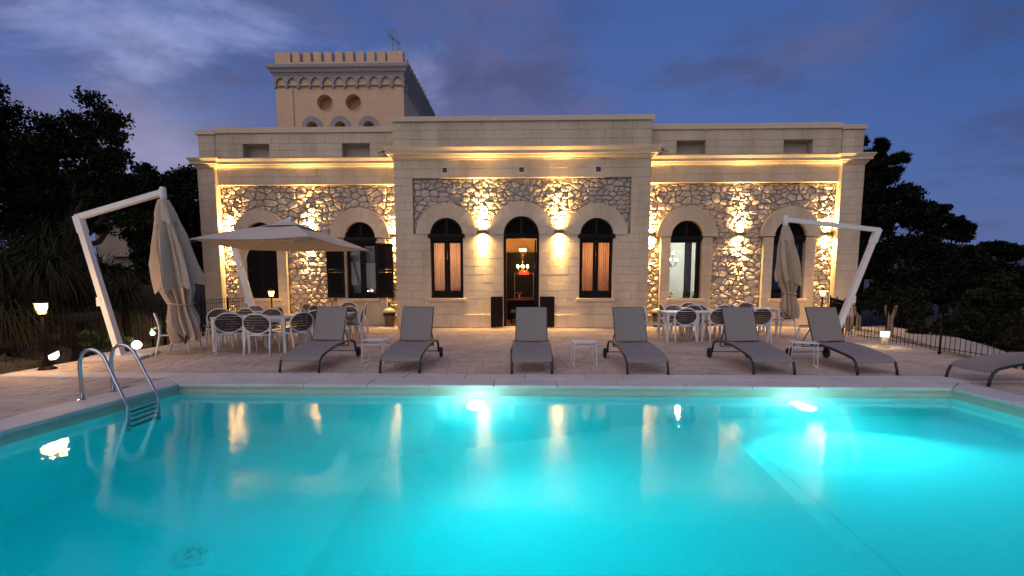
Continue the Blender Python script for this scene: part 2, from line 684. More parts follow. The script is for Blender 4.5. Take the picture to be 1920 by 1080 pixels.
for sgn, xa, xb in ((-1, -60.0, -8.9), (1, 8.9, 60.0)):
    b = MB()
    vs, fs = [], []
    for j in range(ny + 1):
        for i in range(nx + 1):
            t = i / nx
            x = xb - (xb - xa) * t ** 1.6 if sgn < 0 else xa + (xb - xa) * t ** 1.6
            y = -8 + 70 * j / ny
            vs.append((x, y, soil_z(x, y)))
    for j in range(ny):
        for i in range(nx):
            a = j * (nx + 1) + i
            fs.append((a, a + 1, a + nx + 2, a + nx + 1))
    b.add(vs, fs)
    o = b.build('soil', EARTH, smooth=True, kind='structure')

# far hill on the right skyline
b = MB()
vs, fs = [], []
for i in range(41):
    x = 120 + 420 * i / 40
    h = 15 + 17 * math.exp(-((x - 400) / 130) ** 2) + 2.0 * math.sin(i * 0.9) + 1.2 * math.sin(i * 2.3)
    vs += [(x, 380, -4), (x, 420, h), (x, 520, -4)]
for i in range(40):
    a = i * 3
    fs += [(a, a + 3, a + 4, a + 1), (a + 1, a + 4, a + 5, a + 2)]
b.add(vs, fs)
b.build('hill', HILLM, smooth=True, kind='structure')

# ------------------------------------------------------------------ pool
YF = 6.95          # inner far edge
YN = 0.95          # inner near edge


def xl(y):
    return -5.10 - (YF - y) * 0.075


XR = 6.03
ZW = -0.13

fx = [-5.1, -2.1, 2.65, 6.03]
fz = [-2.50, -2.82, -1.32, -1.30]


def floor_z(x):
    return float(np.interp(x, fx, fz))


b = MB()
rows = 25
cols_ = [-5.1, -4.4, -3.6, -2.8, -2.1, -0.9, 0.3, 1.5, 2.65, 3.5, 4.4, 5.2, 6.03]
vs, fs = [], []
for j in range(rows + 1):
    y = YN + (YF - YN) * j / rows
    for x in cols_:
        t = (x + 5.1) / (XR + 5.1)
        xx = xl(y) + (XR - xl(y)) * t
        vs.append((xx, y, floor_z(x)))
nc = len(cols_)
for j in range(rows):
    for i in range(nc - 1):
        a = j * nc + i
        fs.append((a, a + 1, a + nc + 1, a + nc))
b.add(vs, fs)
# walls
wz = -0.10
for y, flip in ((YF, 1), (YN, -1)):
    for i in range(nc - 1):
        x0, x1 = cols_[i], cols_[i + 1]
        t0, t1 = (x0 + 5.1) / (XR + 5.1), (x1 + 5.1) / (XR + 5.1)
        X0, X1 = xl(y) + (XR - xl(y)) * t0, xl(y) + (XR - xl(y)) * t1
        b.add([(X0, y, floor_z(x0)), (X1, y, floor_z(x1)), (X1, y, ZW - 0.09), (X0, y, ZW - 0.09)], [(0, 1, 2, 3)])
b.add([(xl(YN), YN, -2.5), (xl(YF), YF, -2.5), (xl(YF), YF, ZW - 0.09), (xl(YN), YN, ZW - 0.09)], [(0, 1, 2, 3)])
b.add([(XR, YN, -1.3), (XR, YF, -1.3), (XR, YF, ZW - 0.09), (XR, YN, ZW - 0.09)], [(0, 1, 2, 3)])
basin = b.build('pool_basin', LINER, kind='structure')
# waterline band
b = MB()
zt, zb = -0.03, ZW - 0.09
b.add([(xl(YF), YF, zb), (XR, YF, zb), (XR, YF, zt), (xl(YF), YF, zt)], [(0, 1, 2, 3)])
b.add([(xl(YN), YN, zb), (XR, YN, zb), (XR, YN, zt), (xl(YN), YN, zt)], [(0, 1, 2, 3)])
b.add([(xl(YN), YN, zb), (xl(YF), YF, zb), (xl(YF), YF, zt), (xl(YN), YN, zt)], [(0, 1, 2, 3)])
b.add([(XR, YN, zb), (XR, YF, zb), (XR, YF, zt), (XR, YN, zt)], [(0, 1, 2, 3)])
b.build('waterline_band', TILE, basin)
# welded seam on the shallow floor
b = MB()
b.add([(2.76, YN, -1.312), (2.775, YN, -1.312), (2.775, YF, -1.312), (2.76, YF, -1.312)], [(0, 1, 2, 3)])
b.build('seam', mat('liner seam', (0.52, 0.74, 0.77), 0.8, noise=(9, 0.1)), basin)

# water
b = MB()
e_ = 0.05
P0 = [(xl(YN) - e_, YN - e_), (XR + e_, YN - e_), (XR + e_, YF + e_), (xl(YF) - e_, YF + e_)]
b.slab(P0, -3.3, ZW)
b.build('pool_water', WATER, kind='structure')

# drain in the deep end
b = MB()
b.lathe([(0.20, 0.0), (0.20, 0.018), (0.17, 0.03), (0.05, 0.04)], 24)
b.v = [(x * 0.8, y * 0.8, z * 0.8) for x, y, z in b.v]
dr = b.build('pool_drain', mat('white drain plastic', (0.75, 0.78, 0.78), 0.5, noise=(8, 0.05)))
zd = floor_z(-3.25) + 0.012
dr.location = (-3.35, 4.62, zd)
dr.rotation_euler = (0, math.atan2(fz[0] - fz[1], -3.0) * -1.0 * 0 + 0.107, 0)
tag(dr, 'round white drain cover on the deep pool floor', 'pool drain')
b = MB()
for k in range(12):
    a = 2 * PI * k / 12
    b.beam((0.05 * math.cos(a), 0.05 * math.sin(a), 0.034), (0.10 * math.cos(a), 0.10 * math.sin(a), 0.029), 0.011, 0.006)
b.build('grille', mat('drain slots', (0.05, 0.10, 0.12), 0.7, noise=(5, 0.1)), dr)

# underwater lamps in the far wall
POOLC = (0.70, 1.0, 0.98)
for X, lab, en, sz, bl in ((-0.69, 'glaring round underwater lamp in the far pool wall left of the doorway line', 640, 168, 1.0),
                   (3.85, 'round underwater lamp at the shallow right end of the far pool wall', 430, 126, 0.45)):
    t = thing('pool_lamp', lab, 'pool lamp', (X, YF, -0.50), 0, 'underwater pool lamps')
    b = MB()
    b.add([], [])
    vs, fs = [], []
    n = 20
    ring = [(0.135, -0.001), (0.135, -0.035), (0.105, -0.04), (0.10, -0.02)]
    for r_, y_ in ring:
        for j in range(n):
            a = 2 * PI * j / n
            vs.append((r_ * math.cos(a), y_, r_ * math.sin(a)))
    for i in range(len(ring) - 1):
        for j in range(n):
            fs.append((i * n + j, i * n + (j + 1) % n, (i + 1) * n + (j + 1) % n, (i + 1) * n + j))
    b.add(vs, fs)
    b.build('rim', WHITEPLASTIC, t)
    b = MB()
    b.add([(0.102 * math.cos(2 * PI * j / n), -0.022, 0.102 * math.sin(2 * PI * j / n)) for j in range(n)], [tuple(range(n))])
    b.build('lens', POOLLENS, t)
    spot('pool_light', (0, -0.06, 0), (0, -1, 0.02 if bl < 0.9 else 0.16), en * 0.85, sz, bl, POOLC, t, 0.06)
    point('pool_glow', (0, -0.30, 0), en * 0.035, POOLC, t, 0.12)

# ------------------------------------------------------------------ terrace
TZ = -0.02
EDGE_R = [(8.6, -6.0), (8.55, 7.0), (8.6, 9.3), (8.9, 10.6), (9.6, 12.5), (10.2, 14.3), (10.5, 16.2), (11.3, 17.0)]
ter = MB()


def slab_top(poly):
    ter.slab(poly, -0.62, TZ)


DG = 0.07
slab_top([(-8.65, -6.0), (xl(-6) - DG, -6.0), (xl(YN) - DG, YN - DG), (xl(YF) - DG, YF + DG), (-8.65, YF + DG)])
slab_top([(XR + DG, -6.0), (8.6, -6.0), (8.55, YF + DG), (XR + DG, YF + DG)])
slab_top([(xl(-6) - DG, -6.0), (XR + DG, -6.0), (XR + DG, YN - DG), (xl(YN) - DG, YN - DG)])
slab_top([(-8.65, YF + DG)] + [(8.55, YF + DG)] + EDGE_R[1:] + [(11.3, 30), (-11.5, 30), (-11.5, 17.0), (-9.6, 15.6), (-8.65, 12.0)])
terrace = ter.build('terrace', BED, kind='structure')

# pavers in uneven rows, the largest on screen as parts and the rest joined
paver_polys = []


def in_deck(x, y):
    if y > 7.68:
        if y > 16.75 or (y > 15.94 and -4.3 < x < 4.05):
            return False
        xr_ = np.interp(y, [p[1] for p in EDGE_R[1:]], [p[0] for p in EDGE_R[1:]]) - 0.14
        xl_ = np.interp(y, [6.0, 12.0, 15.6, 17.0], [-8.5, -8.5, -9.45, -11.2])
        return xl_ < x < xr_
    if y > 2.2:
        if x < xl(min(y, YF)) - 0.36 and x > -8.5 and not (7.48 < y < 7.7):
            return True
        if x > XR + 0.36 and x < 8.42:
            return True
    return False


prs = random.Random(3)
y = 2.22
while y < 16.8:
    hgt = prs.uniform(0.165, 0.225)
    x = -9.6 - prs.uniform(0, 0.2)
    while x < 10.7:
        wd = prs.choice((0.17, 0.21, 0.26, 0.31, 0.36)) + prs.uniform(-0.02, 0.02)
        if all(in_deck(px_, py_2) for px_ in (x + 0.02, x + wd - 0.02) for py_2 in (y + 0.01, y + hgt - 0.01)):
            paver_polys.append((x + wd / 2, y + hgt / 2, wd, hgt))
        x += wd
    y += hgt


def paver_mb(x, y, wd, hgt, at_origin=False):
    """one hand cut paver with a slightly uneven outline and tilt"""
    g = 0.0025
    cs = []
    for (a, bb) in ((-1, -1), (1, -1), (1, 1), (-1, 1)):
        cs.append((a * (wd / 2 - g - prs.uniform(0, 0.004)), bb * (hgt / 2 - g - prs.uniform(0, 0.005))))
    zz = [prs.uniform(-0.005, 0.004) for _ in range(4)]
    ox, oy = (0, 0) if at_origin else (x, y)
    vs = [(p + ox, q + oy, -0.03) for p, q in cs] + [(p + ox, q + oy, zz[k] - 0.004) for k, (p, q) in enumerate(cs)] + [(p * 0.95 + ox, q * 0.94 + oy, zz[k]) for k, (p, q) in enumerate(cs)]
    fs = []
    for k in range(4):
        q = (k + 1) % 4
        fs += [(k, q, q + 4, k + 4), (k + 4, q + 4, q + 8, k + 8)]
    fs.append((8, 9, 10, 11))
    return MB().add(vs, fs)


def screen_size(p):
    return p[2] * p[3] / (p[1] ** 3) * (1 if abs(p[0] + 0.4) < p[1] * 1.02 else 0.0001)


paver_polys.sort(key=lambda p: -screen_size(p))
for p in paver_polys[:300]:
    o = paver_mb(*p, at_origin=True).build('paver', PAVER, terrace)
    o.location = (p[0], p[1], 0)
b = MB()
for p in paver_polys[300:]:
    q = paver_mb(*p)
    b.add(q.v, q.f)
b.build('pavers', PAVER, terrace, kind='stuff')

# coping: two rows of slabs on the far side, one on the other sides
def coping_slab(poly, name='coping_slab'):
    """poly: 4 corners in order, soft top edges, top at z=0.004"""
    cx = sum(p[0] for p in poly) / 4
    cyy = sum(p[1] for p in poly) / 4
    mb = MB()

    def ins(p, d):
        vx, vy = cx - p[0], cyy - p[1]
        l = math.hypot(vx, vy)
        return (p[0] + vx / l * d, p[1] + vy / l * d)
    zz = 0.013 + prs.uniform(-0.002, 0.002)
    o_ = [ins(p, 0.004) for p in poly]
    i_ = [ins(p, 0.018) for p in poly]
    vs = [(x, y, -0.034) for x, y in o_] + [(x, y, zz - 0.010) for x, y in o_] + [(x, y, zz) for x, y in i_]
    fs = [(3, 2, 1, 0)]
    for k in range(4):
        q = (k + 1) % 4
        fs += [(k, q, q + 4, k + 4), (k + 4, q + 4, q + 8, k + 8)]
    fs.append((8, 9, 10, 11))
    mb.add(vs, fs)
    return mb.build(name, COPING, terrace)


OV = 0.035
ya, yb, yc = YF - OV, 7.375, 7.79
n = 12
xa_, xb_ = xl(YF) + OV, XR - OV
for k in range(n):
    x0, x1 = xa_ + (xb_ - xa_) * k / n, xa_ + (xb_ - xa_) * (k + 1) / n
    # mitred ends
    o0 = -0.47 if k == 0 else 0
    o1 = 0.47 if k == n - 1 else 0
    coping_slab([(x0, ya), (x1, ya), (x1 + o1, yb), (x0 + o0, yb)])
n = 18
for k in range(n):
    x0, x1 = -8.45 + 16.9 * k / n, -8.45 + 16.9 * (k + 1) / n
    coping_slab([(x0, yb + 0.012), (x1, yb + 0.012), (x1, yc), (x0, yc)])
for k in range(7):
    y0, y1 = ya - (ya - YN) * k / 7, ya - (ya - YN) * (k + 1) / 7
    t0 = 0.44 if k == 0 else 0
    coping_slab([(xl(y0) + OV - 0.5, y0 + t0), (xl(y1) + OV - 0.5, y1), (xl(y1) + OV, y1), (xl(y0) + OV, y0)])
    coping_slab([(XR - OV, y0), (XR - OV, y1), (XR - OV + 0.5, y1), (XR - OV + 0.5, y0 + t0)])
for k in range(10):
    x0, x1 = xl(YN) + (XR - xl(YN)) * k / 10, xl(YN) + (XR - xl(YN)) * (k + 1) / 10
    coping_slab([(x0, YN - 0.46), (x1, YN - 0.46), (x1, YN + OV), (x0, YN + OV)])

# pale garden path outside the right fence
b = MB()
b.slab([(8.75, 9.6), (9.05, 10.6), (9.75, 12.4), (10.35, 14.2), (10.7, 16.2), (12.0, 16.6), (11.6, 13.6), (10.6, 11.4), (9.6, 9.6)], -0.5, 0.03)
b.build('garden_path', PATHM, kind='structure')

# ================================================================== VILLA
villa = thing('villa', 'long cream limestone villa with arched openings, rubble panels and a crenellated tower', 'villa')
YC, YW, YP = 16.0, 16.76, 16.62      # ashlar planes: centre block, wings, corner pilasters


def arch_open(xc, half, sill, spring, r=None):
    r = r or half
    return dict(xa=xc - half, xb=xc + half, lo=lambda x: sill, hi=lambda x: spring + math.sqrt(max(0.0, r * r - (x - xc) ** 2)), n=18)


def rect_open(xa, xb, z0, z1):
    return dict(xa=xa, xb=xb, lo=lambda x: z0, hi=lambda x: z1, n=1)


def round_open(xc, zc, r):
    return dict(xa=xc - r, xb=xc + r, lo=lambda x: zc - math.sqrt(max(0.0, r * r - (x - xc) ** 2)), hi=lambda x: zc + math.sqrt(max(0.0, r * r - (x - xc) ** 2)), n=18)


def wall_columns(mb, x0, x1, z0, z1, yf, yb, opens=()):
    """wall in x,z with openings, made of columns front yf to back yb"""
    xs = {x0, x1}
    for o in opens:
        for i in range(o['n'] + 1):
            t = i / o['n']
            if o['n'] > 1:
                t = 0.5 - 0.5 * math.cos(PI * t)
            xs.add(o['xa'] + (o['xb'] - o['xa']) * t)
    xs = sorted(x for x in xs if x0 - 1e-9 <= x <= x1 + 1e-9)
    for a, bb in zip(xs[:-1], xs[1:]):
        if bb - a < 1e-6:
            continue
        mid = (a + bb) / 2
        cur = [(z0, z0)]
        segs = []
        act = sorted([o for o in opens if o['xa'] < mid < o['xb']], key=lambda o: o['lo'](mid))
        base = (z0, z0)
        for o in act:
            la, lb, ha, hb = o['lo'](a), o['lo'](bb), o['hi'](a), o['hi'](bb)
            if max(la, lb) > z0 + 1e-4:
                segs.append((base, (la, lb)))
            base = (ha, hb)
        segs.append((base, (z1, z1)))
        for (l0, l1), (h0, h1) in segs:
            mb.prism([(a, l0), (bb, l1), (bb, h1), (a, h0)], yf, yb)
    return mb


# ---- openings: (centre x, clear half width, spring z, outer ring radius)
C_WIN_L = dict(xc=-2.55, half=0.53, spring=3.02, sill=0.96, ro=0.985)
C_DOOR = dict(xc=-0.13, half=0.575, spring=3.02, sill=0.0, ro=1.04)
C_WIN_R = dict(xc=2.28, half=0.53, spring=3.0, sill=0.96, ro=0.985)
W1 = dict(xc=-9.06, half=0.53, spring=2.99, sill=0.93, ro=0.95)
W2 = dict(xc=-5.62, half=0.53, spring=2.99, sill=0.93, ro=1.00)
W3 = dict(xc=5.40, half=0.53, spring=3.00, sill=0.93, ro=1.00)
W4 = dict(xc=8.80, half=0.53, spring=3.00, sill=0.93, ro=0.97)
XL, XR_C = -4.22, 3.96
PX0, PX1 = -3.62, 3.35
PZ0, PZ1 = 3.03, 4.79


def aopen(o, grow=0.0):
    return arch_open(o['xc'], o['half'] + grow, o['sill'], o['spring'], o['half'] + grow)


# backing walls (joint colour), everything else stands proud of them
b = MB()
wall_columns(b, XL, XR_C, 0, 3.03, YC + 0.02, YC + 0.45, [rect_open(o['xc'] - o['half'], o['xc'] + o['half'], o['sill'], 3.03) for o in (C_WIN_L, C_DOOR, C_WIN_R)])
b.box(XL, PX0, YC + 0.02, YC + 0.45, 3.03, 4.79)
b.box(PX1, XR_C, YC + 0.02, YC + 0.45, 3.03, 4.79)
b.box(XL, XR_C, YC + 0.02, YC + 0.45, 4.79, 6.52)
b.box(XL, XL + 0.3, YC + 0.45, 17.3, 0, 6.52)
b.box(XR_C - 0.3, XR_C, YC + 0.45, 17.3, 0, 6.52)
wall_c = b.build('wall', JOINT, villa)
b = MB()
wall_columns(b, PX0, PX1, PZ0, PZ1, YC + 0.135, YC + 0.45, [arch_open(o['xc'], o['half'], o['spring'], o['spring']) for o in (C_WIN_L, C_DOOR, C_WIN_R)])
panel_c = b.build('rubble_panel', MORTAR, villa)

NICHES_L = [(-9.50, -8.60), (-6.13, -5.20)]
NICHES_R = [(4.96, 5.90), (8.42, 9.36)]
PIL_L = (-11.02, -10.42)
PIL_R = (10.26, 10.98)
wing_walls = []
panels_w = []
for (xa, xb, ops, nic, px) in ((PIL_L[1] - 0.3, XL, (W1, W2), NICHES_L, PIL_L), (XR_C, PIL_R[0] + 0.3, (W3, W4), NICHES_R, PIL_R)):
    b = MB()
    wall_columns(b, xa, xb, 0, 4.75, YW + 0.15, YW + 0.55, [aopen(o) for o in ops])
    panels_w.append(b.build('rubble_panel', MORTAR, villa))
    b = MB()
    b.box(xa, xb, YW + 0.02, YW + 0.55, 4.75, 5.58)
    wall_columns(b, xa, xb, 5.58, 6.44, YW + 0.02, YW + 0.36, [rect_open(n0, n1, 5.66, 6.10) for n0, n1 in nic])
    for n0, n1 in nic:
        b.box(n0 - 0.05, n1 + 0.05, YW + 0.36, YW + 0.5, 5.6, 6.2)
    b.box(px[0], px[1], YP + 0.02, YW + 0.55, 0, 5.30)
    b.box(px[0] + 0.02, px[1], YW + 0.0, YW + 0.55, 5.30, 6.40)
    xo = px[0] if px[0] < 0 else px[1] - 0.4
    b.box(xo, xo + 0.4, YW + 0.55, 26.0, 0, 6.40)
    wing_walls.append(b.build('wall', JOINT, villa))
# flat roofs
b = MB()
b.box(-10.8, 10.7, 17.3, 26.0, 5.50, 5.62)
b.box(XL + 0.3, XR_C - 0.3, YC + 0.45, 17.3, 5.6, 5.75)
b.box(-11.1, 10.9, 25.6, 26.0, 0, 5.5)
b.build('roof', JOINT, villa)

# ---- ashlar blocks
BLOCKS = []          # (area, x0, x1, z0, z1, yb, yf, parent)
ars = random.Random(11)
JW = 0.004


def ashlar(x0, x1, z0, z1, yb, yf, parent, course=0.272, length=0.60):
    nr = max(1, round((z1 - z0) / course))
    h = (z1 - z0) / nr
    for r in range(nr):
        za, zb = z0 + r * h, z0 + (r + 1) * h
        xs = [x0]
        nb = max(1, round((x1 - x0) / length))
        L = (x1 - x0) / nb
        if nb == 1 and (x1 - x0) > 0.5 and r % 2:
            xs += [x0 + (x1 - x0) * ars.choice((0.36, 0.62))]
        elif nb > 1:
            off = L * (0.5 if r % 2 else 0.0)
            for k in range(1, nb + 1):
                x = x0 + k * L - off + ars.uniform(-0.05, 0.05)
                if x0 + 0.12 < x < x1 - 0.12:
                    xs.append(x)
        xs.append(x1)
        for a, bb in zip(xs[:-1], xs[1:]):
            BLOCKS.append(((bb - a) * (zb - za), a + JW / 2, bb - JW / 2, za + JW / 2, zb - JW / 2, yb, yf + ars.uniform(-0.0015, 0.0015), parent))


# centre block
dl, dr_ = C_DOOR['xc'] - C_DOOR['half'], C_DOOR['xc'] + C_DOOR['half']
PLZ = 0.43
for xa, xb in ((XL, dl), (dr_, XR_C)):
    ashlar(xa, xb, 0.0, PLZ, YC + 0.03, YC - 0.035, wall_c, 0.43, 0.85)
lx = [XL, C_WIN_L['xc'] - C_WIN_L['half'], C_WIN_L['xc'] + C_WIN_L['half'], dl, dr_, C_WIN_R['xc'] - C_WIN_R['half'], C_WIN_R['xc'] + C_WIN_R['half'], XR_C]
ZS = 0.94
for xa, xb in ((lx[0], lx[3]), (lx[4], lx[7])):
    ashlar(xa, xb, PLZ, ZS, YC + 0.03, YC, wall_c, 0.26)
for xa, xb in ((lx[0], lx[1]), (lx[2], lx[3]), (lx[4], lx[5]), (lx[6], lx[7])):
    ashlar(xa, xb, ZS, 3.03, YC + 0.03, YC, wall_c, 0.26)
ashlar(XL, PX0, 3.03, 4.79, YC + 0.03, YC, wall_c, 0.27)
ashlar(PX1, XR_C, 3.03, 4.79, YC + 0.03, YC, wall_c, 0.27)
ashlar(XL, XR_C, 4.79, 5.36, YC + 0.03, YC, wall_c, 0.285)
ashlar(XL, XR_C, 5.72, 6.52, YC + 0.03, YC, wall_c, 0.27)
# wings
for wi, (ops, nic, px, xa, xb) in enumerate(((( W1, W2), NICHES_L, PIL_L, PIL_L[1], XL), ((W3, W4), NICHES_R, PIL_R, XR_C, PIL_R[0]))):
    wp = wing_walls[wi]
    ashlar(xa, xb, 4.75, 5.30, YW + 0.03, YW, wp, 0.275)
    ashlar(px[0], px[1], 0.0, 5.30, YP + 0.03, YP, wp, 0.268, 0.5)
    ashlar(px[0] + 0.02, px[1] - 0.02, 5.60, 6.40, YW + 0.01, YW - 0.02, wp, 0.27, 0.5)
    ashlar(xa, nic[0][0], 5.66, 6.10, YW + 0.03, YW, wp, 0.22)
    ashlar(nic[0][1], nic[1][0], 5.66, 6.10, YW + 0.03, YW, wp, 0.22)
    ashlar(nic[1][1], xb, 5.66, 6.10, YW + 0.03, YW, wp, 0.22)
    ashlar(xa, xb, 6.10, 6.44, YW + 0.03, YW, wp, 0.34)
    for o in ops:
        hw = 0.86
        # jambs and apron of the window surround: solid blocks right through to the rubble backing
        for s in (-1, 1):
            a, bb = sorted((o['xc'] + s * o['half'], o['xc'] + s * hw))
            ashlar(a, bb, 0.93, o['spring'] - 0.02, YW + 0.2, YW, panels_w[wi], 0.26, 0.4)
        ashlar(o['xc'] - hw, o['xc'] + hw, 0.38, 0.93, YW + 0.2, YW, panels_w[wi], 0.275, 0.6)
        ashlar(o['xc'] - hw, o['xc'] + hw, 0.0, 0.38, YW + 0.2, YW - 0.03, panels_w[wi], 0.38, 0.8)
    # plinth under the rubble
    xs = [xa] + [v for o in sorted(ops, key=lambda q: q['xc']) for v in (o['xc'] - 0.86, o['xc'] + 0.86)] + [xb]
    for k in range(0, len(xs), 2):
        if xs[k + 1] - xs[k] > 0.1:
            ashlar(xs[k], xs[k + 1], 0.0, 0.37, YW + 0.2, YW - 0.02, panels_w[wi], 0.37, 0.8)

BLOCKS.sort(key=lambda t: -t[0])
for t in BLOCKS[:300]:
    MB().block(t[1], t[2], t[3], t[4], t[5], t[6]).build('ashlar_block', ASHLAR, t[7])
b = MB()
for t in BLOCKS[300:]:
    b.block(t[1], t[2], t[3], t[4], t[5], t[6])
b.build('ashlar_blocks', ASHLAR, villa, kind='stuff')

# ---- arch rings, stone by stone


def voussoirs(o, yf, yb, n, parent):
    ri, ro = o['half'] - 0.005, o['ro']
    # moulded impost line
    for k in range(n):
        a0 = PI * k / n + 0.0025
        a1 = PI * (k + 1) / n - 0.0025
        m_ = 4
        poly = [(o['xc'] + ro * math.cos(a0 + (a1 - a0) * i / m_), o['spring'] + ro * math.sin(a0 + (a1 - a0) * i / m_)) for i in range(m_ + 1)]
        poly += [(o['xc'] + ri * math.cos(a1 - (a1 - a0) * i / m_), o['spring'] + ri * math.sin(a1 - (a1 - a0) * i / m_)) for i in range(m_ + 1)]
        MB().prism(poly, yf + ars.uniform(-0.002, 0.002), yb).build('voussoir', ASHLAR, parent)


for o in (C_WIN_L, C_DOOR, C_WIN_R):
    voussoirs(o, YC - 0.035, YC + 0.2, 11, panel_c)
for wi, ops in enumerate(((W1, W2), (W3, W4))):
    for o in ops:
        voussoirs(o, YW - 0.05, YW + 0.3, 11, panels_w[wi])

# ---- rubble stones
vrs = random.Random(5)


def clip_half(poly, px, pz, nx_, nz_):
    """keep the side where (p - P).n <= 0"""
    out = []
    k = len(poly)
    for i in range(k):
        a, bb = poly[i], poly[(i + 1) % k]
        da = (a[0] - px) * nx_ + (a[1] - pz) * nz_
        db = (bb[0] - px) * nx_ + (bb[1] - pz) * nz_
        if da <= 0:
            out.append(a)
        if (da < 0 < db) or (db < 0 < da):
            t = da / (da - db)
            out.append((a[0] + (bb[0] - a[0]) * t, a[1] + (bb[1] - a[1]) * t))
    return out


def parea(p):
    return 0.5 * sum(p[i][0] * p[(i + 1) % len(p)][1] - p[(i + 1) % len(p)][0] * p[i][1] for i in range(len(p)))


STONES = []
ZSC = 1.6


def rubble(x0, x1, z0, z1, rings, boxes, yback, proud, parent, cell=0.25):
    """rings: (xc, zc, r) arches to keep clear, boxes: x ranges (xa, xb, ztop) taken by window surrounds"""
    seeds = []
    nxc = int((x1 - x0) / cell) + 3
    nzc = int((z1 - z0) * ZSC / cell) + 3
    for j in range(-1, nzc):
        for i in range(-1, nxc):
            if vrs.random() < 0.24:
                continue
            seeds.append((x0 + (i + (0.5 if j % 2 else 0) + vrs.uniform(-0.40, 0.40)) * cell, z0 * ZSC + (j + vrs.uniform(-0.21, 0.21)) * cell))
            if vrs.random() < 0.20:
                seeds.append((seeds[-1][0] + cell * 0.4, seeds[-1][1] + cell * vrs.uniform(-0.4, 0.4)))
    for i, s in enumerate(seeds):
        sx, sz = s
        zr = sz / ZSC
        if not (x0 - 0.25 < sx < x1 + 0.25 and z0 - 0.25 < zr < z1 + 0.25):
            continue
        poly = [(sx - 1, sz - 1), (sx + 1, sz - 1), (sx + 1, sz + 1), (sx - 1, sz + 1)]
        gap = vrs.uniform(0.007, 0.014)
        for k, q in enumerate(seeds):
            if k == i:
                continue
            ddx, ddz = q[0] - sx, q[1] - sz
            d = math.hypot(ddx, ddz)
            if d > cell * 3.2 or d < 1e-5:
                continue
            ux, uz = ddx / d, ddz / d
            poly = clip_half(poly, sx + ddx / 2 - ux * gap, sz + ddz / 2 - uz * gap, ux, uz)
            if len(poly) < 3:
                break
        if len(poly) < 3:
            continue
        poly = [(x, z / ZSC) for x, z in poly]
        for args in ((x0 + 0.008, 0, -1, 0), (x1 - 0.008, 0, 1, 0), (0, z0 + 0.008, 0, -1), (0, z1 - 0.008, 0, 1)):
            if len(poly) >= 3:
                poly = clip_half(poly, *args)
        if len(poly) < 3:
            continue
        for (xc, zc, r) in rings:
            if len(poly) < 3:
                break
            mx_ = sum(p[0] for p in poly) / len(poly)
            mz_ = sum(p[1] for p in poly) / len(poly)
            if mz_ < zc - 0.02:
                continue
            d = math.hypot(mx_ - xc, mz_ - zc)
            if d < 1e-4:
                poly = []
                break
            if d < r + 0.6:
                ux, uz = (mx_ - xc) / d, (mz_ - zc) / d
                rr = r + 0.012
                poly = clip_half(poly, xc + ux * rr, zc + uz * rr, -ux, -uz)
        for (xa, xb, zt) in boxes:
            if len(poly) < 3:
                break
            mx_ = sum(p[0] for p in poly) / len(poly)
            mz_ = sum(p[1] for p in poly) / len(poly)
            if mz_ > zt + 0.05:
                continue
            if xa < mx_ < xb and mz_ < zt:
                poly = []
                break
            if mx_ <= xa:
                poly = clip_half(poly, xa - 0.012, 0, 1, 0)
            elif mx_ >= xb:
                poly = clip_half(poly, xb + 0.012, 0, -1, 0)
        if len(poly) < 3:
            continue
        # drop doubled corners
        pp = [poly[0]]
        for p in poly[1:]:
            if math.hypot(p[0] - pp[-1][0], p[1] - pp[-1][1]) > 0.012:
                pp.append(p)
        if len(pp) > 3 and math.hypot(pp[0][0] - pp[-1][0], pp[0][1] - pp[-1][1]) < 0.012:
            pp.pop()
        ar = parea(pp) if len(pp) >= 3 else 0
        if ar < 0.0035:
            continue
        # cut corners once and roughen the outline
        out = []
        L = len(pp)
        for k in range(L):
            a, bb = pp[k], pp[(k + 1) % L]
            e1 = math.hypot(a[0] - bb[0], a[1] - bb[1])
            for t in ((0.22, 0.78) if e1 < 0.16 else (0.16, 0.5, 0.84)):
                jx = vrs.uniform(-0.007, 0.007)
                jz = vrs.uniform(-0.007, 0.007)
                out.append((a[0] + (bb[0] - a[0]) * t + jx, a[1] + (bb[1] - a[1]) * t + jz))
        STONES.append((ar, out, yback, proud * vrs.uniform(0.55, 1.3), parent))


def stone_mb(st):
    ar, out, yback, pr, parent = st
    cx = sum(p[0] for p in out) / len(out)
    cz = sum(p[1] for p in out) / len(out)
    L = len(out)
    tx_, tz_ = vrs.uniform(-0.12, 0.12), vrs.uniform(-0.20, 0.14)

    def ring(f, y, jit):
        r_ = []
        for (x, z) in out:
            X = cx + (x - cx) * f
            Z = cz + (z - cz) * f
            r_.append((X, yback - y - (X - cx) * tx_ - (Z - cz) * tz_ + vrs.uniform(-jit, jit), Z))
        return r_
    vs = ring(1.0, -0.01, 0) + ring(0.985, pr * 0.42, 0.006) + ring(0.80, pr * 0.90, 0.009) + ring(0.42, pr * 1.06, 0.010)
    vs.append((cx, yback - pr * 1.04, cz))
    fs = []
    for q in range(3):
        for k in range(L):
            k2 = (k + 1) % L
            fs.append((q * L + k, q * L + k2, (q + 1) * L + k2, (q + 1) * L + k))
    for k in range(L):
        fs.append((3 * L + k, 3 * L + (k + 1) % L, 4 * L))
    return MB().add(vs, fs)


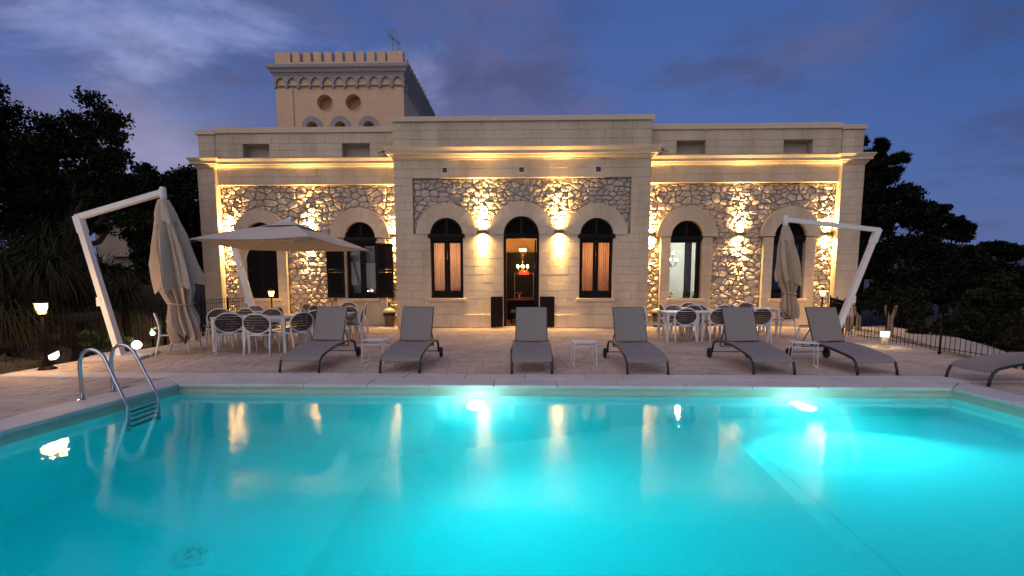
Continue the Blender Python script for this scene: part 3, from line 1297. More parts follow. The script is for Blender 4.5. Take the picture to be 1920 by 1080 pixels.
rubble(PX0, PX1, PZ0, PZ1, [(o['xc'], o['spring'], o['ro']) for o in (C_WIN_L, C_DOOR, C_WIN_R)], [], YC + 0.135, 0.046, panel_c, 0.225)
rubble(PIL_L[1], XL, 0.37, 4.75, [(o['xc'], o['spring'], o['ro']) for o in (W1, W2)], [(o['xc'] - 0.86, o['xc'] + 0.86, o['spring']) for o in (W1, W2)], YW + 0.15, 0.050, panels_w[0])
rubble(XR_C, PIL_R[0], 0.37, 4.75, [(o['xc'], o['spring'], o['ro']) for o in (W3, W4)], [(o['xc'] - 0.86, o['xc'] + 0.86, o['spring']) for o in (W3, W4)], YW + 0.15, 0.050, panels_w[1])
STONES.sort(key=lambda t: -t[0])
for st in STONES[:300]:
    stone_mb(st).build('stone', RUBBLE, st[4])
b = MB()
for st in STONES[300:]:
    s_ = stone_mb(st)
    b.add(s_.v, s_.f)
b.build('stones', RUBBLE, villa, kind='stuff')
print('blocks', len(BLOCKS), 'stones', len(STONES), 'pavers', len(paver_polys))

# ---- cornices and copings


def moulding(mb, x0, x1, yf, yback, prof, left=True, right=True):
    k = len(prof)
    vs = []
    for p, z in prof:
        pl, pr_ = (p if left else 0), (p if right else 0)
        vs += [(x0 - pl, yback, z), (x0 - pl, yf - p, z), (x1 + pr_, yf - p, z), (x1 + pr_, yback, z)]
    fs = []
    for i in range(k - 1):
        for j in range(3):
            a = i * 4 + j
            fs.append((a, a + 1, a + 5, a + 4))
    fs.append((3, 2, 1, 0))
    t = (k - 1) * 4
    fs.append((t, t + 1, t + 2, t + 3))
    return mb.add(vs, fs)


def cornice_prof(z0, z1, pr):
    h = z1 - z0
    P_ = [(0.0, 0.0), (0.14, 0.0), (0.14, 0.12), (0.24, 0.13), (0.34, 0.22), (0.40, 0.32), (0.40, 0.37), (0.72, 0.39), (0.72, 0.66), (0.80, 0.68), (0.90, 0.80), (0.96, 0.88), (1.0, 0.90), (1.0, 0.97), (0.97, 1.0)]
    return [(p * pr, z0 + z * h) for p, z in P_]


b = MB()
moulding(b, XL, XR_C, YC, YC + 0.5, cornice_prof(5.36, 5.72, 0.24))
b.build('cornice', PLASTER, villa)
for xa, xb, px in ((PIL_L[1], XL, PIL_L), (XR_C, PIL_R[0], PIL_R)):
    b = MB()
    moulding(b, xa, xb, YW, YW + 0.4, cornice_prof(5.28, 5.60, 0.21), False, False)
    moulding(b, px[0], px[1], YP, YW + 0.5, cornice_prof(5.28, 5.60, 0.21), True, True)
    b.build('cornice', PLASTER, villa)
b = MB()
moulding(b, XL, XR_C, YC, 17.4, [(0, 6.52), (0.06, 6.52), (0.065, 6.53), (0.065, 6.655), (0.05, 6.67)])
b.build('parapet_coping', PLASTER, villa)
for xa, xb, px in ((PIL_L[1], XL, PIL_L), (XR_C, PIL_R[0], PIL_R)):
    b = MB()
    moulding(b, xa, xb, YW, YW + 0.45, [(0, 6.44), (0.05, 6.44), (0.055, 6.45), (0.055, 6.60), (0.045, 6.615)], False, False)
    moulding(b, px[0] + 0.02, px[1] - 0.02, YW - 0.02, YW + 0.5, [(0, 6.40), (0.05, 6.40), (0.055, 6.41), (0.055, 6.53), (0.045, 6.54)])
    b.build('parapet_coping', PLASTER, villa)

# ---- vents
for x in (-2.57, -0.125, 2.30):
    b = MB()
    for (a0, a1, c0, c1) in ((-0.10, 0.10, 0.075, 0.10), (-0.10, 0.10, -0.10, -0.075), (-0.10, -0.075, -0.075, 0.075), (0.075, 0.10, -0.075, 0.075)):
        b.box(x + a0, x + a1, YC - 0.03, YC + 0.01, 5.03 + c0, 5.03 + c1)
    v = b.build('vent', GREYPLASTIC, villa)
    b = MB()
    for k in range(5):
        b.box(x - 0.074, x + 0.074, YC - 0.018, YC + 0.005, 5.03 - 0.07 + k * 0.03, 5.03 - 0.07 + k * 0.03 + 0.022)
    b.build('grille', VENTDARK, v)

# ---- windows and door joinery
slat_cache = {}


def slat_mesh(w):
    key = round(w, 3)
    if key not in slat_cache:
        b = MB()
        b.beam((-w / 2, 0, 0), (w / 2, 0, 0), 0.052, 0.007, up=(0, -0.8, 0.6))
        slat_cache[key] = b.mesh('slat', BLACKWOOD)
    return slat_cache[key]


def lunette(o, y, parent, cap=True):
    """louvred half round shutter above a dark transom"""
    xc, zc, r = o['xc'], o['spring'], o['half'] - 0.01
    b = MB()
    m_ = 20
    outer = [(xc + r * math.cos(PI * i / m_), zc + r * math.sin(PI * i / m_)) for i in range(m_ + 1)]
    inner = [(xc + (r - 0.065) * math.cos(PI * i / m_), zc + (r - 0.065) * math.sin(PI * i / m_)) for i in range(m_ + 1)]
    for i in range(m_):
        b.prism([outer[i], outer[i + 1], inner[i + 1], inner[i]], y - 0.04, y + 0.04)
    b.box(xc - 0.045, xc + 0.045, y - 0.042, y + 0.04, zc, zc + r - 0.05)
    b.add([(xc - r, y + 0.05, zc), (xc + r, y + 0.05, zc)] + [(x, y + 0.05, z) for x, z in outer[1:-1]], [tuple([0, 1] + list(range(2, m_ + 1)))])
    l_ = b.build('lunette', BLACKWOOD, parent)
    k = 0
    z = zc + 0.03
    while z < zc + r - 0.12:
        hw = math.sqrt((r - 0.06) ** 2 - (z - zc) ** 2)
        if hw > 0.1:
            for s in (-1, 1):
                w = hw - 0.045
                if w > 0.04:
                    link('slat', slat_mesh(w), l_, (xc + s * (0.045 + w / 2), y, z))
        z += 0.045
        k += 1
    return l_


def transom(o, yf, yb, parent, wide=0.075, h=0.17):
    b = MB()
    xc, z1 = o['xc'], o['spring'] + 0.02
    hw = o['half'] + wide
    b.prism([(xc - hw, z1 - h * 0.75), (xc + hw, z1 - h * 0.75), (xc + hw - 0.03, z1), (xc - hw + 0.03, z1)], yf, yb)
    b.box(xc - o['half'] + 0.01, xc + o['half'] - 0.01, yf + 0.06, yb + 0.1, z1 - h - 0.04, z1 - h * 0.75 - 0.002)
    b.build('transom', BLACKWOOD, parent)


def casement(o, y, parent, ztop, panel=0.0, stile=0.085):
    """pair of glazed leaves"""
    for s in (-1, 1):
        b = MB()
        xa, xb = sorted((o['xc'] + s * 0.004, o['xc'] + s * (o['half'] - 0.012)))
        z0, z1 = o['sill'] + 0.015, ztop
        b.box(xa, xa + stile, y - 0.03, y + 0.03, z0, z1)
        b.box(xb - stile, xb, y - 0.03, y + 0.03, z0, z1)
        b.box(xa + stile, xb - stile, y - 0.028, y + 0.028, z1 - 0.10, z1)
        b.box(xa + stile, xb - stile, y - 0.028, y + 0.028, z0, z0 + 0.10 + panel)
        if panel:
            b.box(xa + stile + 0.04, xb - stile - 0.04, y - 0.04, y - 0.028, z0 + 0.05, z0 + panel + 0.05)
        f = b.build('casement', BLACKWOOD, parent)
        b = MB()
        b.box(xa + stile, xb - stile, y - 0.004, y + 0.004, z0 + 0.10 + panel, z1 - 0.10)
        b.build('pane', GLASS, f)


def window_thing(o, yface):
    """an empty-free window part: its sill is the part's own mesh"""
    b = MB()
    xc, hw = o['xc'], o['half'] + 0.10
    b.block(xc - hw, xc + hw, o['sill'] - 0.10, o['sill'], yface + 0.3, yface - 0.07, 0.012)
    return b.build('window', PLASTER, villa)


YG = YC + 0.20
for o in (C_WIN_L, C_WIN_R):
    w = window_thing(o, YC)
    lunette(o, YC + 0.10, w)
    transom(o, YC - 0.045, YC + 0.12, w)
    casement(o, YC + 0.13, w, 2.85, 0.13)
YGW = YW + 0.22
for o in (W1, W2, W3, W4):
    w = window_thing(o, YW)
    lunette(o, YW + 0.14, w)
    transom(o, YW + 0.02 if o is not W2 else YW - 0.02, YW + 0.16, w, 0.05)
    if o is W2 or o is W4:
        casement(o, YGW, w, 2.83, 0.06)
    elif o is W3:
        # one wide pane, the right stile seen edge-on
        b = MB()
        b.box(o['xc'] + o['half'] - 0.14, o['xc'] + o['half'] - 0.01, YGW - 0.05, YGW + 0.05, o['sill'], 2.84)
        f = b.build('casement', BLACKWOOD, w)
        b = MB()
        b.box(o['xc'] - o['half'] + 0.01, o['xc'] + o['half'] - 0.14, YGW - 0.004, YGW + 0.004, o['sill'], 2.84)
        b.build('pane', GLASS, f)


def shutter(xa, xb, z0, z1, y, tilt=0.0, solid_top=False):
    b = MB()
    st = 0.055
    b.box(xa, xa + st, y - 0.02, y + 0.02, z0, z1)
    b.box(xb - st, xb, y - 0.02, y + 0.02, z0, z1)
    for za, zb in ((z0, z0 + 0.09), (z1 - 0.08, z1), ((z0 + z1) / 2 - 0.04, (z0 + z1) / 2 + 0.04)):
        b.box(xa + st, xb - st, y - 0.019, y + 0.019, za, zb)
    s_ = b.build('shutter', BLACKWOOD, villa)
    w = xb - xa - 2 * st
    z = z0 + 0.115
    while z < z1 - 0.09:
        if abs(z - (z0 + z1) / 2) > 0.055:
            link('slat', slat_mesh(w), s_, ((xa + xb) / 2, y, z))
        z += 0.042
    return s_


# closed pair on the first window, open pair folded back on the second
ys = YW - 0.035
shutter(-9.66, -9.055, 0.955, 2.84, YW + 0.05)
shutter(-9.045, -8.46, 0.955, 2.84, YW + 0.05)
shutter(-6.79, -6.19, 0.955, 2.80, ys)
shutter(-5.07, -4.50, 0.955, 2.80, ys)

# door: arched frame, glazed upper leaves folded in, low half-leaves standing open
b = MB()
xd, hd = C_DOOR['xc'], C_DOOR['half']
b.box(xd - hd, xd - hd + 0.075, YC + 0.06, YC + 0.22, 0, 2.93)
b.box(xd + hd - 0.075, xd + hd, YC + 0.06, YC + 0.22, 0, 2.93)
b.box(xd - hd, xd + hd, YC + 0.0, YC + 0.3, -0.05, 0.02)
door = b.build('door', BLACKWOOD, villa)
lunette(C_DOOR, YC + 0.10, door)
transom(C_DOOR, YC + 0.03, YC + 0.16, door, -0.005, 0.10)
# inner glazed leaf folded back against the right reveal
b = MB()
xi = xd + hd - 0.11
b.box(xi - 0.02, xi + 0.02, YC + 0.25, YC + 0.33, 0.06, 2.86)
b.box(xi - 0.02, xi + 0.02, YC + 0.66, YC + 0.74, 0.06, 2.86)
b.box(xi - 0.02, xi + 0.02, YC + 0.33, YC + 0.66, 2.76, 2.86)
b.box(xi - 0.02, xi + 0.02, YC + 0.33, YC + 0.66, 0.06, 0.9)
lf = b.build('glazed_leaf', BLACKWOOD, door)
b = MB()
b.box(xi - 0.004, xi + 0.004, YC + 0.33, YC + 0.66, 0.9, 2.76)
b.build('pane', GLASS, lf)
for s, xa, xb, sw in ((-1, -1.10, -0.66, 0.20), (1, 0.40, 0.95, 0.03)):
    b = MB()
    hx = xd + s * (hd + 0.03)
    ex = xa if s < 0 else xb
    ey = YC - 0.06 - sw
    d = Vector((ex - hx, ey - (YC - 0.06), 0))
    p0 = Vector((hx, YC - 0.06, 0))
    L = d.length
    d.normalize()
    for za, zb, t0, t1, th in ((0.03, 1.02, 0.0, 0.09, 0.045), (0.03, 1.02, L - 0.09, L, 0.045), (0.03, 0.18, 0.09, L - 0.09, 0.043), (0.90, 1.02, 0.09, L - 0.09, 0.043), (0.18, 0.90, 0.09, L - 0.09, 0.022)):
        a_, b_ = p0 + d * t0, p0 + d * t1
        b.beam((a_.x, a_.y, (za + zb) / 2), (b_.x, b_.y, (za + zb) / 2), th, zb - za)
    b.build('half_leaf', BLACKWOOD, door)
# door step
b = MB()
b.block(xd - hd - 0.06, xd + hd + 0.06, -0.02, 0.035, YC + 0.1, YC - 0.20, 0.01)
b.build('doorstep', PLASTER, villa)

# ---- rooms behind the openings


def room(xa, xb, y0, y1, z1, wallm, floorm, name='room'):
    b = MB()
    b.box(xa - 0.06, xa, y0, y1, 0, z1)
    b.box(xb, xb + 0.06, y0, y1, 0, z1)
    b.box(xa - 0.06, xb + 0.06, y1, y1 + 0.06, 0, z1)
    b.box(xa - 0.06, xb + 0.06, y0, y1 + 0.06, z1, z1 + 0.06)
    r_ = b.build(name, wallm, villa)
    b = MB()
    b.box(xa, xb, y0, y1, -0.01, 0.012)
    b.build('room_floor', floorm, r_)
    return r_


Y0 = YC + 0.455
room(-3.3, -1.85, Y0, 17.6, 3.7, WARMWALL, WOODFLOOR)
room(-1.25, 1.0, Y0, 20.3, 3.8, WARMWALL, WOODFLOOR)
room(1.55, 3.05, Y0, 17.6, 3.7, WARMWALL, WOODFLOOR)
Y1 = YW + 0.56
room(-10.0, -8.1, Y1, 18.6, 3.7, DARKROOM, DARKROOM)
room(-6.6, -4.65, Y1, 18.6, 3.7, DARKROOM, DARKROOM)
room(4.45, 7.2, Y1, 20.5, 3.7, GREENWALL, WOODFLOOR)
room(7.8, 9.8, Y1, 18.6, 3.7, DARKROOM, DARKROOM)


def curtain(xa, xb, z0, z1, y, M, label, amp=0.03, waves=6, group=None):
    b = MB()
    n = waves * 8
    vs, fs = [], []
    ph = ars.uniform(0, 6)
    for i in range(n + 1):
        t = i / n
        x = xa + (xb - xa) * t
        for k, z in enumerate((z0, (z0 + z1) / 2, z1)):
            a = amp * (1.0 - 0.25 * k)
            vs.append((x, y + a * math.sin(2 * PI * waves * t + ph + 0.3 * math.sin(9 * t)) + 0.008 * math.sin(31 * t), z))
    for i in range(n):
        for k in range(2):
            a = i * 3 + k
            fs.append((a, a + 3, a + 4, a + 1))
    b.add(vs, fs)
    o = b.build('curtain', M, smooth=True)
    return tag(o, label, 'curtain', group)


for o, nm in ((C_WIN_L, 'left'), (C_WIN_R, 'right')):
    x = o['xc']
    side = 'left of the doorway' if nm == 'left' else 'right of the doorway'
    curtain(x - 0.50, x - 0.03, 1.0, 2.95, YC + 0.36, CURTAIN, 'warm lit curtain in the left half of the centre block window ' + side, 0.03, 6, 'curtains behind the centre windows')
    curtain(x + 0.03, x + 0.50, 1.0, 2.95, YC + 0.36, CURTAIN, 'warm lit curtain in the right half of the centre block window ' + side, 0.03, 7, 'curtains behind the centre windows')
    point('room_light', (x, 17.1, 2.4), 34, (1.0, 0.62, 0.28), None, 0.15)
x = W2['xc']
curtain(x - 0.46, x - 0.05, 1.0, 2.8, YW + 0.42, NETCURTAIN, 'pale net curtain on the left behind the window with open shutters', 0.02, 7, 'net curtains')
curtain(x + 0.05, x + 0.46, 1.0, 2.8, YW + 0.42, NETCURTAIN, 'pale net curtain on the right behind the window with open shutters', 0.02, 7, 'net curtains')
x = W3['xc']
curtain(x + 0.17, x + 0.42, 0.95, 2.9, YW + 0.75, GREYCURTAIN, 'grey curtain drawn aside in the bright pale green room', 0.03, 4)

# ---- things inside the rooms


def chandelier(loc, label, bulbs, metal, tiers, drop, scale=1.0):
    t = thing('chandelier', label, 'chandelier', loc)
    b = MB()
    b.tube([(0, 0, 0), (0, 0, -drop)], 0.012, 6)
    b.lathe([(0.09, -0.03), (0.07, 0.0), (0.02, 0.0)], 12)
    b.lathe([(0.03, -drop - 0.15), (0.05, -drop - 0.05), (0.03, -drop + 0.05), (0.045, -drop + 0.12), (0.015, -drop + 0.2)], 12)
    b.lathe([(0.012, -drop - 0.32), (0.035, -drop - 0.27), (0.012, -drop - 0.15)], 10)
    b.build('stem', metal, t)
    for (n, r, z, up) in tiers:
        for k in range(n):
            a = 2 * PI * k / n + 0.4
            ca, sa = math.cos(a), math.sin(a)
            b = MB()
            b.tube([(0.02 * ca, 0.02 * sa, -drop + z), (0.5 * r * ca, 0.5 * r * sa, -drop + z - 0.09), (0.85 * r * ca, 0.85 * r * sa, -drop + z - 0.04), (r * ca, r * sa, -drop + z + up)], 0.009, 6)
            b.lathe([(0.02, up + z - drop), (0.035, up + z - drop + 0.02)], 8, (r * ca, r * sa, 0))
            arm = b.build('arm', metal, t)
            b = MB()
            zz = up + z - drop + 0.02
            b.lathe([(0.012, zz), (0.034, zz + 0.035), (0.030, zz + 0.07), (0.010, zz + 0.11)], 8, (r * ca, r * sa, 0))
            b.build('bulb', bulbs, arm)
    return t


ch = chandelier((-0.10, 18.5, 3.8), 'warm many armed chandelier hanging inside the open doorway', BULB, BRASS, [(6, 0.21, -0.55, 0.05), (4, 0.10, 0.06, 0.04)], 1.30)
point('room_light', (-0.10, 18.2, 3.3), 62, (1.0, 0.62, 0.26), None, 0.06)
ch = chandelier((5.36, 18.6, 3.7), 'chandelier with dark metal leaves in the pale green room', BULBW, DARKMETAL, [(6, 0.30, -0.02, 0.10), (5, 0.16, 0.30, 0.02)], 1.55)
b = MB()
for k in range(26):
    a = ars.uniform(0, 2 * PI)
    z = ars.uniform(-1.95, -1.0)
    r0 = ars.uniform(0.03, 0.2)
    p = Vector((r0 * math.cos(a), r0 * math.sin(a), z))
    q = p + Vector((math.cos(a) * 0.07, math.sin(a) * 0.07, 0.05))
    s_ = Vector((-math.sin(a), math.cos(a), 0)) * 0.022
    mid_ = (p + q) / 2
    b.add([tuple(p), tuple(mid_ + s_), tuple(q), tuple(mid_ - s_)], [(0, 1, 2, 3)])
b.build('metal_leaves', DARKMETAL, ch, kind='stuff')
point('room_light', (5.8, 18.4, 2.9), 120, (1.0, 1.0, 0.90), None, 0.06)

# dark glossy cabinet against the back wall of the hall
t = thing('cabinet', 'tall dark glossy cabinet against the back wall inside the doorway', 'cabinet', (-0.12, 20.1, 0.012))
b = MB()
b.box(-0.62, 0.66, -0.2, 0.15, 0, 2.66)
b.build('carcass', DARKPANEL, t)
b = MB()
for xa, xb in ((-0.55, 0.0), (0.04, 0.60)):
    for (x0, x1, z0, z1) in ((xa, xa + 0.05, 0.9, 2.55), (xb - 0.05, xb, 0.9, 2.55), (xa + 0.05, xb - 0.05, 2.48, 2.55), (xa + 0.05, xb - 0.05, 0.9, 0.97)):
        b.box(x0, x1, -0.225, -0.2, z0, z1)
b.build('door_moulding', DARKPANEL, t)
t = thing('picture', 'gilt framed dark picture inside the doorway', 'picture', (-0.05, 19.87, 1.35))
b = MB()
for (x0, x1, z0, z1) in ((-0.39, -0.37, -0.5, 0.5), (0.37, 0.39, -0.5, 0.5), (-0.37, 0.37, 0.48, 0.5), (-0.37, 0.37, -0.5, -0.48)):
    b.box(x0, x1, -0.02, 0.02, z0, z1)
b.build('frame', BRASS, t)
b = MB()
b.box(-0.37, 0.37, -0.005, 0.01, -0.48, 0.48)
b.build('canvas', DARKPANEL, t)
# console with red top
t = thing('console_table', 'dark console table with a red top inside the doorway', 'console table', (-0.13, 19.2, 0.012))
b = MB()
b.box(-0.56, 0.56, -0.22, 0.22, 0.78, 0.82)
b.build('top', REDTOP, t)
for x in (-0.5, 0.5):
    for y in (-0.17, 0.17):
        b = MB()
        b.lathe([(0.03, 0), (0.045, 0.1), (0.025, 0.3), (0.05, 0.55), (0.04, 0.60)], 8, (x, y, 0))
        b.build('leg', REDTOP if False else BLACKWOOD, t)
b = MB()
b.box(-0.54, 0.54, -0.2, 0.2, 0.60, 0.78)
b.build('apron', BLACKWOOD, t)
t = thing('fruit_bowl', 'pale footed bowl standing on the red topped console', 'bowl', (-0.22, 19.15, 0.835))
b = MB()
b.lathe([(0.09, 0), (0.03, 0.03), (0.025, 0.13), (0.05, 0.16), (0.19, 0.25), (0.20, 0.265), (0.17, 0.26), (0.03, 0.18)], 18)
b.build('bowl', mat('pale gilt metal', (0.75, 0.6, 0.4), 0.25, metal=0.7, noise=(6, 0.1)), t)
t = thing('table_lamp_shade', 'red hanging lampshade below the doorway chandelier', 'lampshade', (-0.05, 19.0, 1.78))
b = MB()
b.lathe([(0.20, 0), (0.17, 0.11), (0.05, 0.13)], 18)
b.build('shade', REDSHADE, t)
b = MB()
b.tube([(0, 0, 0.12), (0, 0, 2.0)], 0.006, 6)
b.build('cord', DARKMETAL, t)
# low stool inside
t = thing('stool', 'dark framed stool with a pale seat just inside the doorway', 'stool', (-0.32, 17.6, 0.012))
b = MB()
b.box(-0.2, 0.2, -0.18, 0.18, 0.38, 0.46)
b.build('seat', GREYCURTAIN, t)
for x in (-0.17, 0.17):
    for y in (-0.15, 0.15):
        b = MB()
        b.beam((x, y, 0), (x * 0.95, y * 0.95, 0.38), 0.035, 0.035)
        b.build('leg', BLACKWOOD, t)
# small plants on the sill of the bright room
for x, y, s_, lab in ((4.98, 17.15, 0.17, 'small potted plant at the left end of the bright window sill'), (5.62, 17.2, 0.15, 'small potted plant near the middle of the bright window sill'),
                      (5.82, 17.15, 0.20, 'small potted plant at the right end of the bright window sill')):
    t = thing('potted_plant', lab, 'plant', (x, y, 0.93), 0, 'plants on the bright window sill')
    b = MB()
    b.lathe([(0.04, 0), (0.055, 0.08), (0.06, 0.085)], 10)
    b.build('pot', CONCRETE, t)
    b = MB()
    for k in range(34):
        a, el_ = ars.uniform(0, 6.28), ars.uniform(0.2, 1.4)
        d = Vector((math.cos(a) * math.cos(el_), math.sin(a) * math.cos(el_), math.sin(el_))) * s_ * ars.uniform(0.5, 1)
        p = Vector((0, 0, 0.08)) + d
        u_ = Vector((ars.uniform(-1, 1), ars.uniform(-1, 1), ars.uniform(-1, 1))).normalized() * 0.03
        w_ = d.cross(u_).normalized() * 0.016
        b.add([tuple(p - u_), tuple(p + w_), tuple(p + u_), tuple(p - w_)], [(0, 1, 2, 3)])
    b.build('foliage', SHRUB, t)
t = thing('dining_chair_indoor', 'dark high backed chair inside the pale green room', 'chair', (5.98, 18.2, 0.012))
b = MB()
b.box(-0.12, 0.12, 0.18, 0.23, 0.42, 1.12)
b.build('backrest', DARKPANEL, t)
b = MB()
b.box(-0.22, 0.22, -0.2, 0.23, 0.40, 0.47)
b.build('seat', DARKPANEL, t)
for x in (-0.19, 0.19):
    for y in (-0.17, 0.2):
        b = MB()
        b.beam((x, y, 0), (x, y, 0.40), 0.035, 0.035)
        b.build('leg', DARKPANEL, t)

# ---- up and down wall lamps
lamps = [(-1.37, YC, 3.09, 'left of the open doorway on the centre block'), (1.09, YC, 3.09, 'right of the open doorway on the centre block'),
         (-10.12, YW + 0.09, 3.04, 'at the far left end of the left rubble wall'), (-7.36, YW + 0.09, 3.06, 'between the two windows of the left wing'),
         (-4.46, YW + 0.09, 3.05, 'in the corner beside the open shutters and the centre block'), (4.20, YW + 0.09, 3.07, 'in the corner beside the centre block on the right wing'),
         (7.15, YW + 0.09, 3.08, 'between the two windows of the right wing'), (10.02, YW + 0.09, 3.08, 'at the far right end of the right rubble wall')]
for i, (x, y, z, where) in enumerate(lamps):
    t = thing('wall_lamp', 'small bronze wall lamp ' + where, 'wall lamp', (x, y, z), 0, 'wall lamps along the facade')
    b = MB()
    for xa in (-0.135, 0.12):
        b.box(xa, xa + 0.015, -0.10, -0.005, -0.045, 0.045)
    b.box(-0.12, 0.12, -0.10, -0.088, -0.045, 0.045)
    b.box(-0.12, 0.12, -0.015, -0.0, -0.045, 0.045)
    b.build('housing', BRONZE, t)
    b = MB()
    b.box(-0.12, 0.12, -0.088, -0.015, -0.02, 0.02)
    b.build('lens', SLOT, t)
    e_up, e_dn = (46, 42) if i < 2 else (54, 48)
    for dz_, en in ((1, e_up), (-1, e_dn)):
        spot('lamp_core', (0, -0.055, 0.03 * dz_), (0, 0.24, dz_), en * 40, 40, 1.0, WARM, t, 0.025)
        spot('lamp_beam', (0, -0.055, 0.03 * dz_), (0, 0.05, dz_), en * 13, 62, 1.0, WARM, t, 0.025)
        spot('lamp_glow', (0, -0.055, 0.03 * dz_), (0, 0.0, dz_), en * 7.5, 145, 1.0, WARM, t, 0.025)

# ---- tower
TY = 19.0
TX0, TX1 = -9.33, -4.58
TYB = 24.0
b = MB()
wall_columns(b, TX0, TX1, 5.6, 8.80, TY, TY + 0.3, [round_open(-7.54, 8.19, 0.29), round_open(-6.46, 8.19, 0.29)] + [dict(xa=x - 0.2, xb=x + 0.2, lo=lambda q: 6.2, hi=(lambda q, x=x: 7.30 + math.sqrt(max(0, 0.04 - (q - x) ** 2))), n=10) for x in (-8.05, -6.98, -5.90)])
b.box(TX0, TX1, TY + 0.0, TY + 0.3, 8.80, 9.50)
b.box(TX0, TX0 + 0.3, TY + 0.3, TYB - 0.3, 5.6, 9.50)
b.box(TX1 - 0.3, TX1, TY + 0.3, TYB - 0.3, 5.6, 9.50)
b.box(TX0, TX1, TYB - 0.3, TYB, 5.6, 9.50)
b.box(TX0 + 0.3, TX1 - 0.3, TY + 0.3, TYB - 0.3, 9.3, 9.5)
tower = b.build('tower', PEACH, villa)
MB().box(TX0 - 0.035, TX0 + 0.60, TY - 0.05, TY - 0.001, 5.6, 8.69).build('corner_strip', PEACH, tower)
MB().box(TX1 - 0.30, TX1 + 0.035, TY - 0.02, TY - 0.001, 5.6, 8.69).build('corner_strip', PEACH, tower)
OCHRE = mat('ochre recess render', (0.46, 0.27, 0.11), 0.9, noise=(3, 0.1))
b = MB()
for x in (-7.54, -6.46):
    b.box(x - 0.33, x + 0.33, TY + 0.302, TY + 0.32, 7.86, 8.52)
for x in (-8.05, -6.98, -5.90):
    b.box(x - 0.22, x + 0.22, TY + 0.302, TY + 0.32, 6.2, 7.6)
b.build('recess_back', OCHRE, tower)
for x in (-7.54, -6.46):
    b = MB()
    m_ = 20
    for i in range(m_):
        a0, a1 = 2 * PI * i / m_, 2 * PI * (i + 1) / m_
        b.prism([(x + 0.335 * math.cos(a0), 8.19 + 0.335 * math.sin(a0)), (x + 0.335 * math.cos(a1), 8.19 + 0.335 * math.sin(a1)), (x + 0.292 * math.cos(a1), 8.19 + 0.292 * math.sin(a1)), (x + 0.292 * math.cos(a0), 8.19 + 0.292 * math.sin(a0))], TY - 0.02, TY + 0.05)
    b.build('round_moulding', PEACH, tower)
for x in (-8.05, -6.98, -5.90):
    for k in range(9):
        a0, a1 = PI * k / 9 + 0.01, PI * (k + 1) / 9 - 0.01
        MB().prism([(x + 0.40 * math.cos(a0), 7.30 + 0.40 * math.sin(a0)), (x + 0.40 * math.cos(a1), 7.30 + 0.40 * math.sin(a1)), (x + 0.205 * math.cos(a1), 7.30 + 0.205 * math.sin(a1)), (x + 0.205 * math.cos(a0), 7.30 + 0.205 * math.sin(a0))], TY - 0.045, TY + 0.1).build('voussoir', GREYSTONE, tower)
# pointed arcade frieze and cornice


def gothic(xc, hw, zs):
    R_ = hw * 1.45

    def hi(q):
        d = abs(q - xc)
        c_ = R_ - hw
        return zs + math.sqrt(max(0.0, R_ * R_ - (d + c_) ** 2))
    return dict(xa=xc - hw, xb=xc + hw, lo=lambda q: 8.80, hi=hi, n=10)


n_ar = 11
pit = (TX1 - TX0 + 0.08) / n_ar
b = MB()
xs_ = [TX0 - 0.04 + pit * (k + 0.5) for k in range(n_ar)]
wall_columns(b, TX0 - 0.06, TX1 + 0.06, 8.80, 9.14, TY - 0.085, TY - 0.002, [gothic(x, 0.182, 8.835) for x in xs_])
arc = b.build('arcade', GREYSTONE, tower)
for k in range(n_ar + 1):
    x = TX0 - 0.04 + pit * k
    b = MB()
    b.prism([(x - 0.055, 8.80), (x - 0.03, 8.70), (x + 0.03, 8.70), (x + 0.055, 8.80)], TY - 0.10, TY - 0.002)
    b.build('corbel', GREYSTONE, tower)
b = MB()
b.box(TX0 - 0.05, TX1 + 0.05, TY - 0.075, TY - 0.003, 8.775, 8.799)
b.build('string_course', GREYSTONE, tower)
b = MB()
n_s = 12
pit2 = (TYB - TY) / n_s
tmp = MB()
wall_columns(tmp, TY, TYB, 8.80, 9.14, 0.002, 0.085, [gothic(TY + pit2 * (k + 0.5), 0.175, 8.835) for k in range(n_s)])
b.add([(TX1 + y, x, z) for x, y, z in tmp.v], tmp.f)
for k in range(n_s + 1):
    y = TY + pit2 * k
    b.box(TX1 + 0.002, TX1 + 0.10, y - 0.05, y + 0.05, 8.71, 8.80)
b.build('arcade', GREYSTONE, tower)
b = MB()
prof = [(0.07, 9.14), (0.10, 9.15), (0.11, 9.21), (0.16, 9.23), (0.20, 9.33), (0.26, 9.37), (0.27, 9.46), (0.24, 9.50), (0.0, 9.52)]
vs, fs = [], []
for p, z in prof:
    vs += [(TX0 - p, TY - p, z), (TX1 + p, TY - p, z), (TX1 + p, TYB + p, z), (TX0 - p, TYB + p, z)]
for i in range(len(prof) - 1):
    for j in range(4):
        a, a2 = i * 4 + j, i * 4 + (j + 1) % 4
        fs.append((a, a2, a2 + 4, a + 4))
b.add(vs, fs)
b.build('cornice', GREYSTONE, tower)
